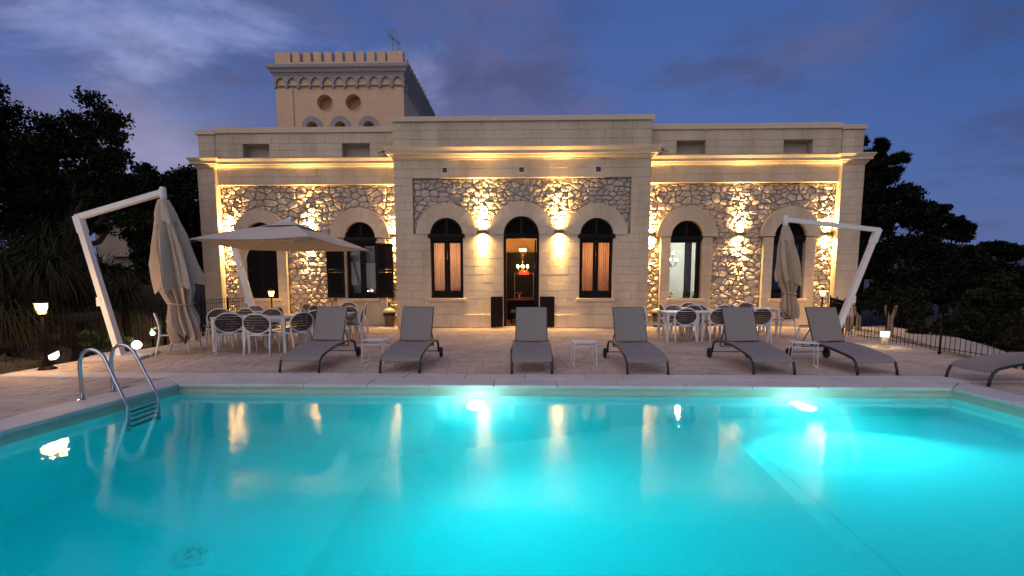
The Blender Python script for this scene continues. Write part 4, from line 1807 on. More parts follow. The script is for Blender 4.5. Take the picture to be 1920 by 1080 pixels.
# parapet with merlons
b = MB()
b.box(TX0 - 0.03, TX1 + 0.03, TY - 0.02, TY + 0.28, 9.50, 9.64)
b.box(TX0 - 0.03, TX0 + 0.27, TY + 0.28, TYB, 9.50, 9.64)
b.box(TX1 - 0.27, TX1 + 0.03, TY + 0.28, TYB, 9.50, 9.64)
b.box(TX0 + 0.27, TX1 - 0.27, TYB - 0.3, TYB, 9.50, 9.64)
b.build('parapet', PEACH, tower)
xs_ = np.linspace(TX0 + 0.78, TX1 - 0.76, 9)
for y in (TY - 0.02, TYB - 0.3):
    for x in xs_:
        MB().box(x - 0.135, x + 0.135, y, y + 0.30, 9.64, 10.0).build('merlon', PEACH, tower)
    MB().box(TX0 - 0.03, TX0 + 0.55, y, y + 0.30, 9.64, 10.0).build('merlon', PEACH, tower)
    MB().box(TX1 - 0.54, TX1 + 0.03, y, y + 0.30, 9.64, 10.0).build('merlon', PEACH, tower)
for x in (TX0 - 0.03, TX1 - 0.27):
    for y in np.linspace(TY + 0.75, TYB - 0.75, 9):
        MB().box(x, x + 0.30, y - 0.135, y + 0.135, 9.64, 10.0).build('merlon', PEACH, tower)
b = MB()
b.prism([(19.9, 7.0), (20.3, 7.0), (20.3, 7.85), (20.1, 8.05), (19.9, 7.85)], 0, 0.02)
b2 = MB()
b2.add([(TX1 + y, x, z) for x, y, z in b.v], b.f)
b2.build('side_recess', OCHRE, tower)

# antenna on the tower
t = thing('antenna', 'thin rooftop television antenna on the right corner of the tower', 'antenna', (-5.08, 19.55, 9.5))
b = MB()
b.tube([(0, 0, 0), (0, 0, 1.55)], 0.016, 6)
b.tube([(0.22, 0.1, 0), (0.20, 0.1, 1.35)], 0.010, 6)
b.build('mast', GREYSTONE, t)
b = MB()
b.beam((-0.12, 0, 1.30), (0.30, -0.1, 0.95), 0.022, 0.022)
for k in range(7):
    q = k / 6
    cx_, cz_ = -0.12 + 0.42 * q, 1.30 - 0.35 * q
    b.beam((cx_ - 0.06, 0.22, cz_ - 0.06), (cx_ + 0.06, -0.24, cz_ + 0.06), 0.008, 0.008)
b.build('boom', DARKMETAL, t)
b = MB()
for k in range(5):
    b.beam((-0.22 + 0.01 * k, -0.05, 1.50 - 0.05 * k), (0.20, 0.05, 1.56 - 0.05 * k), 0.008, 0.008)
b.beam((-0.2, 0, 1.28), (-0.22, 0, 1.56), 0.012, 0.012)
b.beam((0.2, 0, 1.28), (0.2, 0, 1.56), 0.012, 0.012)
b.build('reflector', GREYSTONE, t)

# floodlights on the wing cornices
for x, s, lab in ((-4.62, -1, 'dark floodlight on a bracket above the left wing cornice'), (4.38, 1, 'dark floodlight on a bracket above the right wing cornice')):
    t = thing('floodlight', lab, 'floodlight', (x, 16.62, 5.60), 0, 'floodlights on the cornices')
    b = MB()
    b.tube([(0.03 * s * -1, 0, 0.0), (0.05 * s, -0.02, 0.09)], 0.015, 6)
    b.build('bracket', DARKMETAL, t)
    b = MB()
    b.beam((-0.10 * s * -1, -0.02, 0.17), (0.17 * s, -0.12, 0.11), 0.20, 0.06)
    b.build('head', BRONZE, t)

# far house on the left among the trees
t = thing('house', 'small far house with a shuttered window seen through the trees on the left', 'house', (-50.4, 62, 1.5))
b = MB()
b.box(-4.5, 1.2, 0, 7, -4.5, 7.4)
b.box(1.2, 4.2, 1.5, 7, -4.5, 6.2)
b.build('wall', HOUSEWALL, t)
b = MB()
b.add([(-5.1, -0.8, 7.3), (1.9, -0.8, 7.3), (1.9, 7.4, 7.3), (-5.1, 7.4, 7.3), (-4.0, 3.4, 8.7), (0.8, 3.4, 8.7)], [(0, 1, 5, 4), (1, 2, 5), (2, 3, 4, 5), (3, 0, 4), (3, 2, 1, 0)])
b.build('roof', HOUSEROOF, t)
b = MB()
b.box(-0.2, 1.05, -0.06, -0.002, 4.35, 5.25)
w_ = b.build('window', HOUSEGLASS, t)
b = MB()
b.box(-0.35, 1.19, -0.12, -0.003, 4.20, 4.34)
b.box(-0.35, 1.19, -0.12, -0.003, 5.26, 5.40)
b.build('window_trim', HOUSEWALL, w_)
b = MB()
b.box(-2.4, 1.1, -1.0, -0.004, 3.2, 3.35)
for k in range(9):
    b.box(-2.4 + k * 0.42, -2.36 + k * 0.42, -1.0, -0.96, 3.36, 4.1)
b.build('balcony', HOUSEWALL, t)

# ================================================================== FURNITURE
# ---- sun lounger: foot end toward -y, head toward +y, origin under the middle of the front legs


def make_lounger(label):
    t = thing('sun_lounger', label, 'sun lounger', (0, 0, 0), 0, 'sun loungers along the pool edge')
    hw = 0.325
    side = [(0.0, 0.0), (0.02, 0.10), (0.055, 0.19), (0.12, 0.245), (0.30, 0.285), (0.55, 0.325), (0.80, 0.355), (1.05, 0.372), (1.25, 0.378), (1.45, 0.372), (1.62, 0.350), (1.72, 0.30), (1.76, 0.22), (1.79, 0.11)]
    for s in (-1, 1):
        b = MB()
        b.tube([(s * hw, y, z) for y, z in side], 0.021, 8)
        b.build('side_frame', DARKMETAL, t, smooth=True)
    b = MB()
    b.tube([(-hw, 1.78, 0.12), (hw, 1.78, 0.12)], 0.009, 8)
    b.build('axle', DARKMETAL, t)
    for y, z in ((0.10, 0.205), (1.22, 0.335)):
        b = MB()
        b.tube([(-hw, y, z), (hw, y, z)], 0.014, 8)
        b.build('crossbar', DARKMETAL, t)
    for s in (-1, 1):
        b = MB()
        vs, fs = [], []
        n = 18
        ring = [(0.0, -0.022), (0.055, -0.024), (0.06, -0.02), (0.09, -0.022), (0.10, -0.012), (0.10, 0.012), (0.09, 0.022), (0.06, 0.02), (0.055, 0.024), (0.0, 0.022)]
        for r_, x_ in ring:
            for j in range(n):
                a = 2 * PI * j / n
                vs.append((s * (hw + 0.048) + x_, 1.79 + r_ * math.cos(a), 0.10 + r_ * math.sin(a)))
        for i in range(len(ring) - 1):
            for j in range(n):
                fs.append((i * n + j, i * n + (j + 1) % n, (i + 1) * n + (j + 1) % n, (i + 1) * n + j))
        b.add(vs, fs)
        w = b.build('wheel', RUBBER, t, smooth=False)
        b = MB()
        for j in range(5):
            a = 2 * PI * j / 5
            x_ = s * (hw + 0.048)
            b.beam((x_ + s * 0.026, 1.79 + 0.015 * math.cos(a), 0.10 + 0.015 * math.sin(a)), (x_ + s * 0.026, 1.79 + 0.075 * math.cos(a), 0.10 + 0.075 * math.sin(a)), 0.008, 0.016, up=(1, 0, 0))
        b.build('spokes', DARKMETAL, w)
    # seat sling, sagging a little
    b = MB()
    sp = [(0.045, 0.190), (0.075, 0.222), (0.13, 0.252), (0.30, 0.287), (0.55, 0.327), (0.80, 0.357), (1.05, 0.374), (1.21, 0.379)]
    n = 8
    vs, fs = [], []
    for (y, z) in sp:
        for i in range(n + 1):
            q = i / n
            vs.append((-hw + 0.0 + 2 * hw * q, y, z + 0.021 - 0.018 * math.sin(PI * q)))
    k = len(sp)
    base = len(vs)
    vs += [(x, y + 0.004, z - 0.012) for x, y, z in vs]
    for r_ in range(k - 1):
        for i in range(n):
            a = r_ * (n + 1) + i
            fs.append((a, a + 1, a + n + 2, a + n + 1))
            fs.append((base + a, base + a + n + 1, base + a + n + 2, base + a + 1))
    for i in range(n):
        fs.append((i, base + i, base + i + 1, i + 1))
    b.add(vs, fs)
    b.build('seat', SLING, t, smooth=False)
    # backrest
    h0, h1 = Vector((0, 1.20, 0.388)), Vector((0, 1.50, 1.00))
    d = (h1 - h0)
    fr = hw - 0.04
    b = MB()
    for s in (-1, 1):
        b.tube([(s * fr, h0.y, h0.z), (s * fr, h1.y, h1.z)], 0.015, 8)
    b.tube([(-fr, h1.y, h1.z), (fr, h1.y, h1.z)], 0.014, 8)
    b.tube([(-fr - 0.035, h0.y, h0.z), (fr + 0.035, h0.y, h0.z)], 0.016, 8)
    br = b.build('backrest_frame', DARKMETAL, t)
    b = MB()
    nrm = d.cross(Vector((1, 0, 0))).normalized()
    if nrm.y > 0:
        nrm = -nrm
    vs, fs = [], []
    for j in range(9):
        q = 0.03 + 0.97 * j / 8
        for i in range(n + 1):
            x = -fr + 2 * fr * i / n
            p = h0 + d * q + nrm * (0.016 - 0.022 * math.sin(PI * i / n) * math.sin(PI * q))
            vs.append((x, p.y, p.z))
    base = len(vs)
    vs += [tuple(Vector(v) - nrm * 0.010) for v in vs]
    for j in range(8):
        for i in range(n):
            a = j * (n + 1) + i
            fs.append((a, a + 1, a + n + 2, a + n + 1))
            fs.append((base + a, base + a + n + 1, base + a + n + 2, base + a + 1))
    for i in range(n):
        a = 8 * (n + 1) + i
        fs.append((a, a + 1, base + a + 1, base + a))
    b.add(vs, fs)
    b.build('backrest', SLING, t)
    b = MB()
    for s in (-1, 1):
        b.tube([(s * (fr - 0.02), 1.33, 0.64), (s * (fr - 0.02), 1.52, 0.40), (s * (fr - 0.02), 1.56, 0.26)], 0.010, 6)
    b.tube([(-fr + 0.02, 1.56, 0.26), (fr - 0.02, 1.56, 0.26)], 0.010, 6)
    b.build('back_support', DARKMETAL, t)
    return t


L0 = make_lounger('grey sun lounger at the left end of the row, before the dining chairs')
spots = [(-3.72, 7.86, 0.0, None),
         (-2.05, 7.85, 0.0, 'grey sun lounger before the left window of the centre block, right of a side table'),
         (0.11, 7.83, -0.005, 'grey sling sun lounger directly in front of the open villa door'),
         (1.97, 7.80, 0.015, 'grey sling sun lounger in front of the centre block\'s right window'),
         (4.01, 7.88, 0.0, 'grey sling sun lounger in front of the right dining tables'),
         (5.64, 7.88, 0.055, 'grey sun lounger beside the folded right parasol, a white side table at its left'),
         (6.58, 7.37, -1.50, 'grey sling sun lounger at the right corner of the pool, cut by the picture edge')]
for i, (x, y, rz, lab) in enumerate(spots):
    o = L0 if i == 0 else copy_tree(L0)
    o.location = (x, y, 0.004)
    o.rotation_euler = (0, 0, rz)
    if lab:
        o['label'] = lab

# ---- white side tables on sled legs


def make_side_table(label):
    t = thing('side_table', label, 'side table', (0, 0, 0), 0, 'white side tables between loungers')
    b = MB()
    b.box(-0.21, 0.21, -0.19, 0.19, 0.425, 0.435)
    b.build('top', WHITEMETAL, t)
    for s in (-1, 1):
        b = MB()
        r_ = 0.007
        b.tube([(s * 0.19, -0.16, 0.425), (s * 0.205, -0.17, 0.012), ], r_, 6)
        b.tube([(s * 0.205, -0.19, 0.012), (s * 0.205, 0.19, 0.012)], 0.010, 6)
        b.tube([(s * 0.205, 0.17, 0.012), (s * 0.19, 0.16, 0.425)], r_, 6)
        b.build('leg', WHITEMETAL, t)
    b = MB()
    for y in (-0.16, 0.16):
        b.tube([(-0.19, y, 0.35), (0.19, y, 0.35)], 0.007, 6)
    for x in (-0.19, 0.19):
        b.tube([(x, -0.16, 0.35), (x, 0.16, 0.35)], 0.007, 6)
    b.build('brace', WHITEMETAL, t)
    return t


s0 = make_side_table('white metal side table between the two leftmost sun loungers')
for i, (x, y, rz, lab) in enumerate([(-2.78, 8.98, -0.10, None), (1.06, 8.78, 0.06, 'white metal side table just right of the lounger before the door'),
                                     (4.92, 8.72, -0.35, 'white metal side table in front of the folded right parasol')]):
    o = s0 if i == 0 else copy_tree(s0)
    o.location = (x, y, 0)
    o.rotation_euler = (0, 0, rz)
    if lab:
        o['label'] = lab

# ---- oval backed dining chair, seat front toward +y
ch_mesh = {}


def chair_meshes():
    out = []
    zc, rx, rz_ = 0.655, 0.265, 0.205
    tilt = 0.16

    def back_pt(a):
        x = rx * math.cos(a)
        z = zc + rz_ * math.sin(a)
        return (x, -0.245 - (z - 0.45) * tilt - 0.03 * math.cos(a) ** 2 * -1.0, z)
    b = MB()
    b.tube([back_pt(2 * PI * k / 28) for k in range(28)], 0.0155, 7, closed=True)
    out.append(('back_frame', b.mesh('back_frame', WHITEPLASTIC, True)))
    for s in (-1, 1):
        b = MB()
        b.tube([(s * 0.255, -0.335, 0.0), (s * 0.245, -0.285, 0.22), (s * 0.240, -0.245, 0.42), (s * 0.262, -0.235, 0.56), back_pt(0.0 if s > 0 else PI)], [0.016, 0.019, 0.021, 0.018, 0.014], 7)
        out.append(('leg', b.mesh('rear_leg', WHITEPLASTIC, True)))
        b = MB()
        b.tube([(s * 0.235, 0.245, 0.0), (s * 0.228, 0.22, 0.25), (s * 0.215, 0.195, 0.425)], [0.015, 0.018, 0.021], 7)
        out.append(('leg', b.mesh('front_leg', WHITEPLASTIC, True)))
    ring = []
    for k in range(24):
        a = 2 * PI * k / 24
        c_, s_ = math.cos(a), math.sin(a)
        p = 3.2
        rr = (abs(c_) ** p + abs(s_) ** p) ** (-1 / p)
        ring.append((0.245 * rr * c_, -0.015 + 0.235 * rr * s_, 0.425))
    b = MB()
    b.tube(ring, 0.017, 6, closed=True)
    out.append(('seat_frame', b.mesh('seat_frame', WHITEPLASTIC, True)))
    b = MB()
    b.slab([(x * 0.95, -0.015 + (y + 0.015) * 0.95) for x, y, z in ring], 0.425, 0.447)
    out.append(('seat', b.mesh('seat', SLAT)))
    nsl = 7
    for k in range(nsl):
        z0 = zc - rz_ + 0.022 + (2 * rz_ - 0.044) * k / nsl
        z1 = z0 + (2 * rz_ - 0.044) / nsl - 0.007
        poly = []
        for (za, zb) in ((z0, z1),):
            def half(z):
                return (rx - 0.008) * math.sqrt(max(0.02, 1 - ((z - zc) / (rz_ - 0.004)) ** 2))
            h0, h1 = half(z0), half(z1)
        b = MB()
        m_ = 6
        vs, fs = [], []
        for i in range(m_ + 1):
            q = -1 + 2 * i / m_
            for (z, hh) in ((z0, h0), (z1, h1)):
                x = hh * q
                y = -0.245 - (z - 0.45) * tilt + 0.03 * (x / rx) ** 2
                vs += [(x, y - 0.006, z), (x, y + 0.006, z)]
        for i in range(m_):
            a = i * 4
            fs += [(a, a + 4, a + 6, a + 2), (a + 1, a + 3, a + 7, a + 5), (a + 2, a + 6, a + 7, a + 3), (a, a + 1, a + 5, a + 4)]
        fs += [(0, 2, 3, 1), (m_ * 4, m_ * 4 + 1, m_ * 4 + 3, m_ * 4 + 2)]
        b.add(vs, fs)
        out.append(('slat', b.mesh('slat', SLAT)))
    return out


CHM = chair_meshes()


def make_chair(x, y, rz_deg, label, group):
    t = thing('dining_chair', label, 'chair', (x, y, 0.0), math.radians(rz_deg), group)
    for nm, me in CHM:
        link(nm, me, t)
    return t


GL, GR = 'white oval backed chairs at the left tables', 'white oval backed chairs at the right tables'
CB = 'white chair '
left_ch = [(-7.25, 9.87, -54, 'seen edge-on in profile, far left beside the folded parasol'),
           (-7.45, 10.55, -56, 'half hidden behind the hem of the left folded parasol'),
           (-6.25, 10.17, 28, 'turned slantwise at the near side of the left square table'),
           (-5.43, 9.93, 6, 'nearest to the pool on the left, its back squarely to the camera'),
           (-4.93, 10.33, 58, 'turned left, at the right end of the near left tables'),
           (-5.25, 11.05, 110, 'just behind the slanted one at the right end of the near left tables'),
           (-5.02, 11.62, -52, 'at the left end of the table behind the leftmost lounger'),
           (-4.72, 11.2, 4, 'immediately left of the leftmost lounger\'s backrest, back to the camera'),
           (-4.33, 12.0, 104, 'in profile right of the leftmost lounger\'s backrest'),
           (-5.78, 13.65, 6, 'at the near side of the farthest left table by the rubble wall'),
           (-4.68, 12.55, 178, 'behind the leftmost lounger\'s table, facing the pool'),
           (-5.55, 15.0, 180, 'at the far side of the farthest left table under the shuttered window'),
           (-5.0, 14.35, 104, 'at the right end of the farthest left table'),
           (-6.2, 14.3, -95, 'at the left end of the farthest left table'),
           (-7.15, 11.2, 205, 'left of the square table, its pale rim beside the parasol hem'),
           (-6.85, 11.45, 172, 'behind the left square table, facing the pool'),
           (-7.35, 12.85, 180, 'under the open parasol in front of the railing, facing the pool'),
           (-6.5, 12.15, 82, 'beside the lantern post under the open parasol'),
           (-6.05, 11.25, 180, 'between the two near left tables, facing the pool')]
for x, y, r_, lab in left_ch:
    make_chair(x, y, r_, CB + lab, GL)
right_ch = [(3.36, 12.66, -103, 'in profile at the left end of the right tables, beside the bin'),
            (3.88, 12.17, 0, 'back to the camera at the first right table'),
            (4.74, 12.17, -4, 'partly behind the backrest of the lounger before the right tables, on its left'),
            (5.68, 12.22, 4, 'back to the camera just right of that lounger\'s backrest at the right tables'),
            (4.03, 13.22, 176, 'behind the first right table, facing the pool'),
            (4.60, 13.25, 180, 'behind the middle right table on the left, facing the pool'),
            (4.86, 13.45, 190, 'behind the middle right table on the right, facing the pool'),
            (5.45, 13.25, 182, 'behind the third right table, facing the pool'),
            (4.22, 14.3, -90, 'at the left end of the rear right table, only its tilted tip showing'),
            (5.05, 15.0, 180, 'centred at the far side of the rear right table below the bright window'),
            (6.17, 14.25, -82, 'with a white rim at the left end of the rearmost right table'),
            (6.80, 15.0, 180, 'at the far side of the rearmost right table, against the rubble wall'),
            (7.08, 13.75, 14, 'alone left of the folded right parasol'),
            (6.78, 11.83, 62, 'in profile behind the lounger beside the folded right parasol')]
for x, y, r_, lab in right_ch:
    make_chair(x, y, r_, CB + lab, GR)


def make_table(x, y, rz, label, w=0.84, d=0.84, rounded=False, group='white dining tables'):
    t = thing('dining_table', label, 'table', (x, y, 0), rz, group)
    c_ = 0.16 if rounded else 0.02
    poly = []
    for (sx, sy, a0) in ((1, 1, 0), (-1, 1, 90), (-1, -1, 180), (1, -1, 270)):
        for k in range(5):
            a = math.radians(a0 + 90 * k / 4)
            poly.append((sx * (w / 2 - c_) + c_ * math.cos(a), sy * (d / 2 - c_) + c_ * math.sin(a)))
    b = MB()
    b.slab(poly, 0.715, 0.742)
    b.build('top', WHITEPLASTIC, t)
    b = MB()
    i = 0.05
    for (xa, xb, ya_, yb_) in ((-w / 2 + i, w / 2 - i, -d / 2 + i, -d / 2 + i + 0.02), (-w / 2 + i, w / 2 - i, d / 2 - i - 0.02, d / 2 - i), (-w / 2 + i, -w / 2 + i + 0.02, -d / 2 + i + 0.02, d / 2 - i - 0.02), (w / 2 - i - 0.02, w / 2 - i, -d / 2 + i + 0.02, d / 2 - i - 0.02)):
        b.box(xa, xb, ya_, yb_, 0.655, 0.714)
    b.build('apron', WHITEPLASTIC, t)
    for sx in (-1, 1):
        for sy in (-1, 1):
            b = MB()
            px, py2 = sx * (w / 2 - 0.045), sy * (d / 2 - 0.045)
            b.beam((px, py2, 0.0), (px * 0.99, py2 * 0.99, 0.714), 0.045, 0.045, up=(0, 1, 0), w2=0.062, h2=0.062)
            b.build('leg', WHITEPLASTIC, t)
    return t


GT = 'white dining tables'
make_table(-6.34, 10.68, 0.06, 'white square table nearest the folded left parasol')
make_table(-5.46, 10.50, 0.03, 'white round cornered table with nothing on it, right of the square one', rounded=True)
make_table(-7.05, 12.25, 0.02, 'white table under the open parasol, before the railing')
make_table(-4.62, 11.78, 0.0, 'white table just behind the leftmost lounger\'s backrest')
make_table(-5.60, 14.38, 0.0, 'white table farthest back on the left, close to the rubble wall')
make_table(3.92, 12.66, 0.02, 'white table at the left end of the right front row, beside the profile chair')
make_table(4.79, 12.67, 0.02, 'white table in the middle of the right front row')
make_table(5.66, 12.68, 0.02, 'white table at the right end of the right front row, behind a lounger')
make_table(4.75, 14.3, 0.0, 'white table of the rear right row below the bright window')
make_table(6.70, 14.3, 0.0, 'white table of the rear right row against the rubble wall')

# ---- parasols


def folded_parasol(label, foot, elbow, tip, bottom, rscale, mast_w, seed, base_poly=None):
    r_ = random.Random(seed)
    t = thing('cantilever_parasol', label, 'parasol', (foot[0], foot[1], 0), 0, 'white framed cantilever parasols')
    O = Vector((foot[0], foot[1], 0))
    F, E_, T, Bt = [Vector(p) - O for p in (foot, elbow, tip, bottom)]
    b = MB()
    b.beam(F, E_, mast_w, mast_w * 1.15, up=(0, 1, 0), w2=mast_w * 0.92, h2=mast_w)
    b.build('mast', WHITEMETAL, t)
    d = (E_ - F).normalized()
    b = MB()
    b.beam(E_ - d * 0.30, E_ + d * 0.02, mast_w * 1.12, mast_w * 1.2, up=(0, 1, 0))
    b.build('elbow', WHITEMETAL, t)
    b = MB()
    a = (T - E_).normalized()
    b.beam(E_ + a * -0.03, T, mast_w * 0.95, mast_w * 0.85)
    b.build('arm', WHITEMETAL, t)
    b = MB()
    b.lathe([(0.045, -0.16), (0.06, -0.10), (0.06, 0.06), (0.045, 0.10)], 12, tuple(T))
    b.build('hub', WHITEMETAL, t)
    p = F + (E_ - F) * 0.40
    b = MB()
    sgn = -1 if E_.x < F.x else 1
    b.beam(p + Vector((sgn * mast_w * 0.5, -0.01, -0.07)), p + Vector((sgn * mast_w * 0.5, -0.01, 0.10)), 0.09, 0.13, up=(0, 1, 0))
    b.build('crank_box', WHITEMETAL, t)
    b = MB()
    for ang in (0.3, 0.3 + PI / 2):
        dx_, dy_ = math.cos(ang) * 0.52, math.sin(ang) * 0.52
        b.beam((-dx_, -dy_, 0.03), (dx_, dy_, 0.03), 0.08, 0.05)
    b.build('base_cross', WHITEMETAL, t)
    b = MB()
    for (sx, sy) in ((-1, -1), (1, -1), (1, 1), (-1, 1)):
        ca, sa = math.cos(0.3), math.sin(0.3)
        cxx, cyy = sx * 0.27, sy * 0.27
        q = [(cxx + ox, cyy + oy) for ox, oy in ((-0.22, -0.22), (0.22, -0.22), (0.22, 0.22), (-0.22, 0.22))]
        MB().slab([(x * ca - y * sa, x * sa + y * ca) for x, y in q], 0.004, 0.055).build('base_slab', COPING, t)
    # folded canopy: an inner gathered body and outer flaps that end in points above the tie
    axis0 = T + Vector((0, 0, -0.14))
    n = 90
    ph = r_.uniform(0, 6)

    def layer(prof, lob, depth, hems, sharp):
        amps = [r_.uniform(0.72, 1.22) for _ in range(lob)]
        hm = [r_.uniform(*hems) for _ in range(lob)]
        vs, fs = [], []
        m_ = len(prof)
        for j, (q, rr) in enumerate(prof):
            for k in range(n):
                th = 2 * PI * k / n
                li = (th / (2 * PI) * lob + 0.22 * math.sin(2.5 * q + ph) + 0.12 * math.sin(7 * q + 2 * ph)) % lob
                i0 = int(li)
                f_ = li - i0
                tri = (1 - abs(2 * f_ - 1)) ** sharp
                dep = depth * min(1.0, 0.25 + 2.2 * q)
                am = 1 + (amps[i0] - 1) * tri
                R_ = rr * rscale * ((1 - dep) + dep * tri * am)
                R_ *= 1 + 0.035 * math.sin(11 * th + 13 * q + ph) + 0.03 * math.sin(23 * q + 3 * th)
                u_ = j / (m_ - 1)
                qq = q + hm[i0] * tri * max(0.0, (u_ - 0.6) / 0.4) ** 1.5
                c_ = axis0 + (Bt - axis0) * qq
                tw = 0.30 * q
                vs.append((c_.x + R_ * math.cos(th + tw), c_.y + R_ * math.sin(th + tw), c_.z))
        for j in range(m_ - 1):
            for k in range(n):
                fs.append((j * n + k, j * n + (k + 1) % n, (j + 1) * n + (k + 1) % n, (j + 1) * n + k))
        return MB().add(vs, fs)

    can = layer([(0.0, 0.06), (0.05, 0.10), (0.12, 0.15), (0.22, 0.20), (0.34, 0.25), (0.46, 0.29), (0.56, 0.31), (0.64, 0.29), (0.70, 0.235), (0.745, 0.20), (0.79, 0.225), (0.85, 0.27), (0.91, 0.29), (0.96, 0.27), (1.0, 0.235)], 11, 0.52, (-0.10, 0.06), 0.9).build('folded_canopy', CANVAS, t)
    layer([(0.01, 0.075), (0.06, 0.125), (0.14, 0.19), (0.24, 0.255), (0.34, 0.31), (0.44, 0.36), (0.52, 0.395), (0.58, 0.40)], 6, 0.62, (0.01, 0.10), 1.15).build('canopy_flap', CANVAS, can)
    layer([(0.0, 0.085), (0.05, 0.135), (0.10, 0.18), (0.15, 0.22)], 5, 0.45, (0.02, 0.10), 1.2).build('vent_flap', CANVAS, can)
    # tie strap
    c_ = axis0 + (Bt - axis0) * 0.735
    b = MB()
    b.tube([(c_.x + 0.205 * rscale * math.cos(2 * PI * k / 24), c_.y + 0.205 * rscale * math.sin(2 * PI * k / 24), c_.z + 0.02 * math.sin(4 * PI * k / 24)) for k in range(24)], 0.012, 5, closed=True)
    b.build('strap', CANVAS, can)
    return t


folded_parasol('white framed parasol folded around its pole at the far left, with ecru canvas', (-8.02, 9.42, 0.0), (-8.64, 9.42, 2.74), (-6.94, 9.42, 3.20), (-6.66, 9.42, 0.36), 1.08, 0.115, 4)
folded_parasol('white framed parasol folded at the right, its leaning mast beside the iron fence', (7.24, 11.7, 0.0), (8.12, 11.7, 2.68), (6.02, 11.7, 2.92), (6.25, 11.7, 0.66), 0.80, 0.11, 9)

# open parasol
t = thing('cantilever_parasol', 'square off-white parasol standing open over the left dining tables', 'parasol', (-8.05, 14.55, 0), 0, 'white framed cantilever parasols')
O = Vector((-8.05, 14.55, 0))
apex = Vector((-5.72, 12.0, 2.93)) - O
corners = [Vector(p) - O for p in ((-7.0, 10.2, 2.40), (-4.30, 9.78, 2.40), (-4.50, 14.2, 2.40), (-7.85, 13.7, 2.40))]
mids = []
b = MB()
vs, fs = [], []
NR, NS = 8, 10
for e_i in range(4):
    A, Bc = corners[e_i], corners[(e_i + 1) % 4]
    o_ = len(vs)
    for i in range(NR + 1):
        q = 0.06 + 0.94 * i / NR
        for k in range(NS + 1):
            s_ = k / NS
            edge = A + (Bc - A) * s_
            p = apex + (edge - apex) * q
            p.z += -0.10 * math.sin(PI * s_) * 0.35 * q + 0.10 * q * (1 - q)
            sag = edge - (A + Bc) / 2
            inw = (apex - (A + Bc) / 2)
            inw.z = 0
            p += inw.normalized() * 0.09 * math.sin(PI * s_) * q
            vs.append(tuple(p))
    for i in range(NR):
        for k in range(NS):
            a = o_ + i * (NS + 1) + k
            fs.append((a, a + 1, a + NS + 2, a + NS + 1))
b.add(vs, fs)
# thickness
base = len(b.v)
b.add([(x, y, z - 0.012) for x, y, z in b.v], [tuple(reversed(f)) for f in fs])
can = b.build('canopy', OFFWHITE, t)
# raised vent cap
b = MB()
vs = []
for q in (0.0, 0.30):
    for e_i in range(4):
        p = apex + (corners[e_i] - apex) * (q + 0.04)
        vs.append((p.x, p.y, p.z + 0.035 + 0.02 * q))
b.add(vs, [(0, 1, 2, 3)] + [(i, (i + 1) % 4, (i + 1) % 4 + 4, i + 4) for i in range(4)])
b.build('vent', OFFWHITE, can)
hubp = apex + Vector((0, 0, -0.45))
for e_i in range(4):
    A, Bc = corners[e_i], corners[(e_i + 1) % 4]
    for tgt in (A,):
        b = MB()
        b.tube([apex + Vector((0, 0, -0.06)), apex + (tgt - apex) * 0.5 + Vector((0, 0, -0.02)), tgt + Vector((0, 0, -0.02))], 0.012, 6)
        r_ = b.build('rib', WHITEMETAL, t)
        b = MB()
        b.tube([hubp, apex + (tgt - apex) * 0.52 + Vector((0, 0, -0.03))], 0.009, 6)
        b.build('strut', WHITEMETAL, r_)
b = MB()
b.lathe([(0.03, -0.55), (0.05, -0.45), (0.03, -0.40), (0.03, 0.02), (0.05, 0.10), (0.03, 0.14)], 10, tuple(apex))
b.build('hub', WHITEMETAL, t)
mt = Vector((-8.80, 14.75, 2.62)) - O
b = MB()
b.beam((0, 0, 0), mt, 0.15, 0.17, up=(0, 1, 0), w2=0.13, h2=0.14)
b.build('mast', WHITEMETAL, t)
b = MB()
b.beam(mt, apex + Vector((0, 0, 0.06)), 0.11, 0.12)
b.build('arm', WHITEMETAL, t)
b = MB()
pm = mt * 0.72
b.beam(pm, apex + (mt - apex) * 0.62 + Vector((0, 0, -0.03)), 0.04, 0.05)
b.build('brace', WHITEMETAL, t)
b = MB()
pm = mt * 0.36
b.beam(pm + Vector((-0.08, -0.03, -0.09)), pm + Vector((-0.08, -0.03, 0.09)), 0.09, 0.12, up=(0, 1, 0))
b.build('crank_box', WHITEMETAL, t)
for (sx, sy) in ((-1, -1), (1, -1), (1, 1), (-1, 1)):
    MB().slab([(sx * 0.27 + ox, sy * 0.27 + oy) for ox, oy in ((-0.22, -0.22), (0.22, -0.22), (0.22, 0.22), (-0.22, 0.22))], 0.004, 0.055).build('base_slab', COPING, t)

# ---- swing lid bins
for x, y, lab in ((-4.60, 16.42, 'waste bin with a pale lid beside the shuttered window and the centre block'), (4.42, 16.42, 'waste bin with a pale lid at the foot of the right wing, behind the tables')):
    t = thing('waste_bin', lab, 'bin', (x, y, 0), 0, 'waste bins beside the centre block')
    b = MB()
    b.lathe([(0.125, 0.0), (0.14, 0.02), (0.185, 0.44)], 20)
    b.build('body', BINBODY, t, smooth=False)
    b = MB()
    b.lathe([(0.192, 0.36), (0.200, 0.40), (0.205, 0.46), (0.185, 0.47)], 20)
    b.build('bin_bag', RUBBER, t)
    b = MB()
    b.lathe([(0.205, 0.465), (0.205, 0.50), (0.18, 0.56), (0.13, 0.60), (0.06, 0.62), (0.01, 0.625)], 20)
    b.build('lid', BINLID, t, smooth=True)

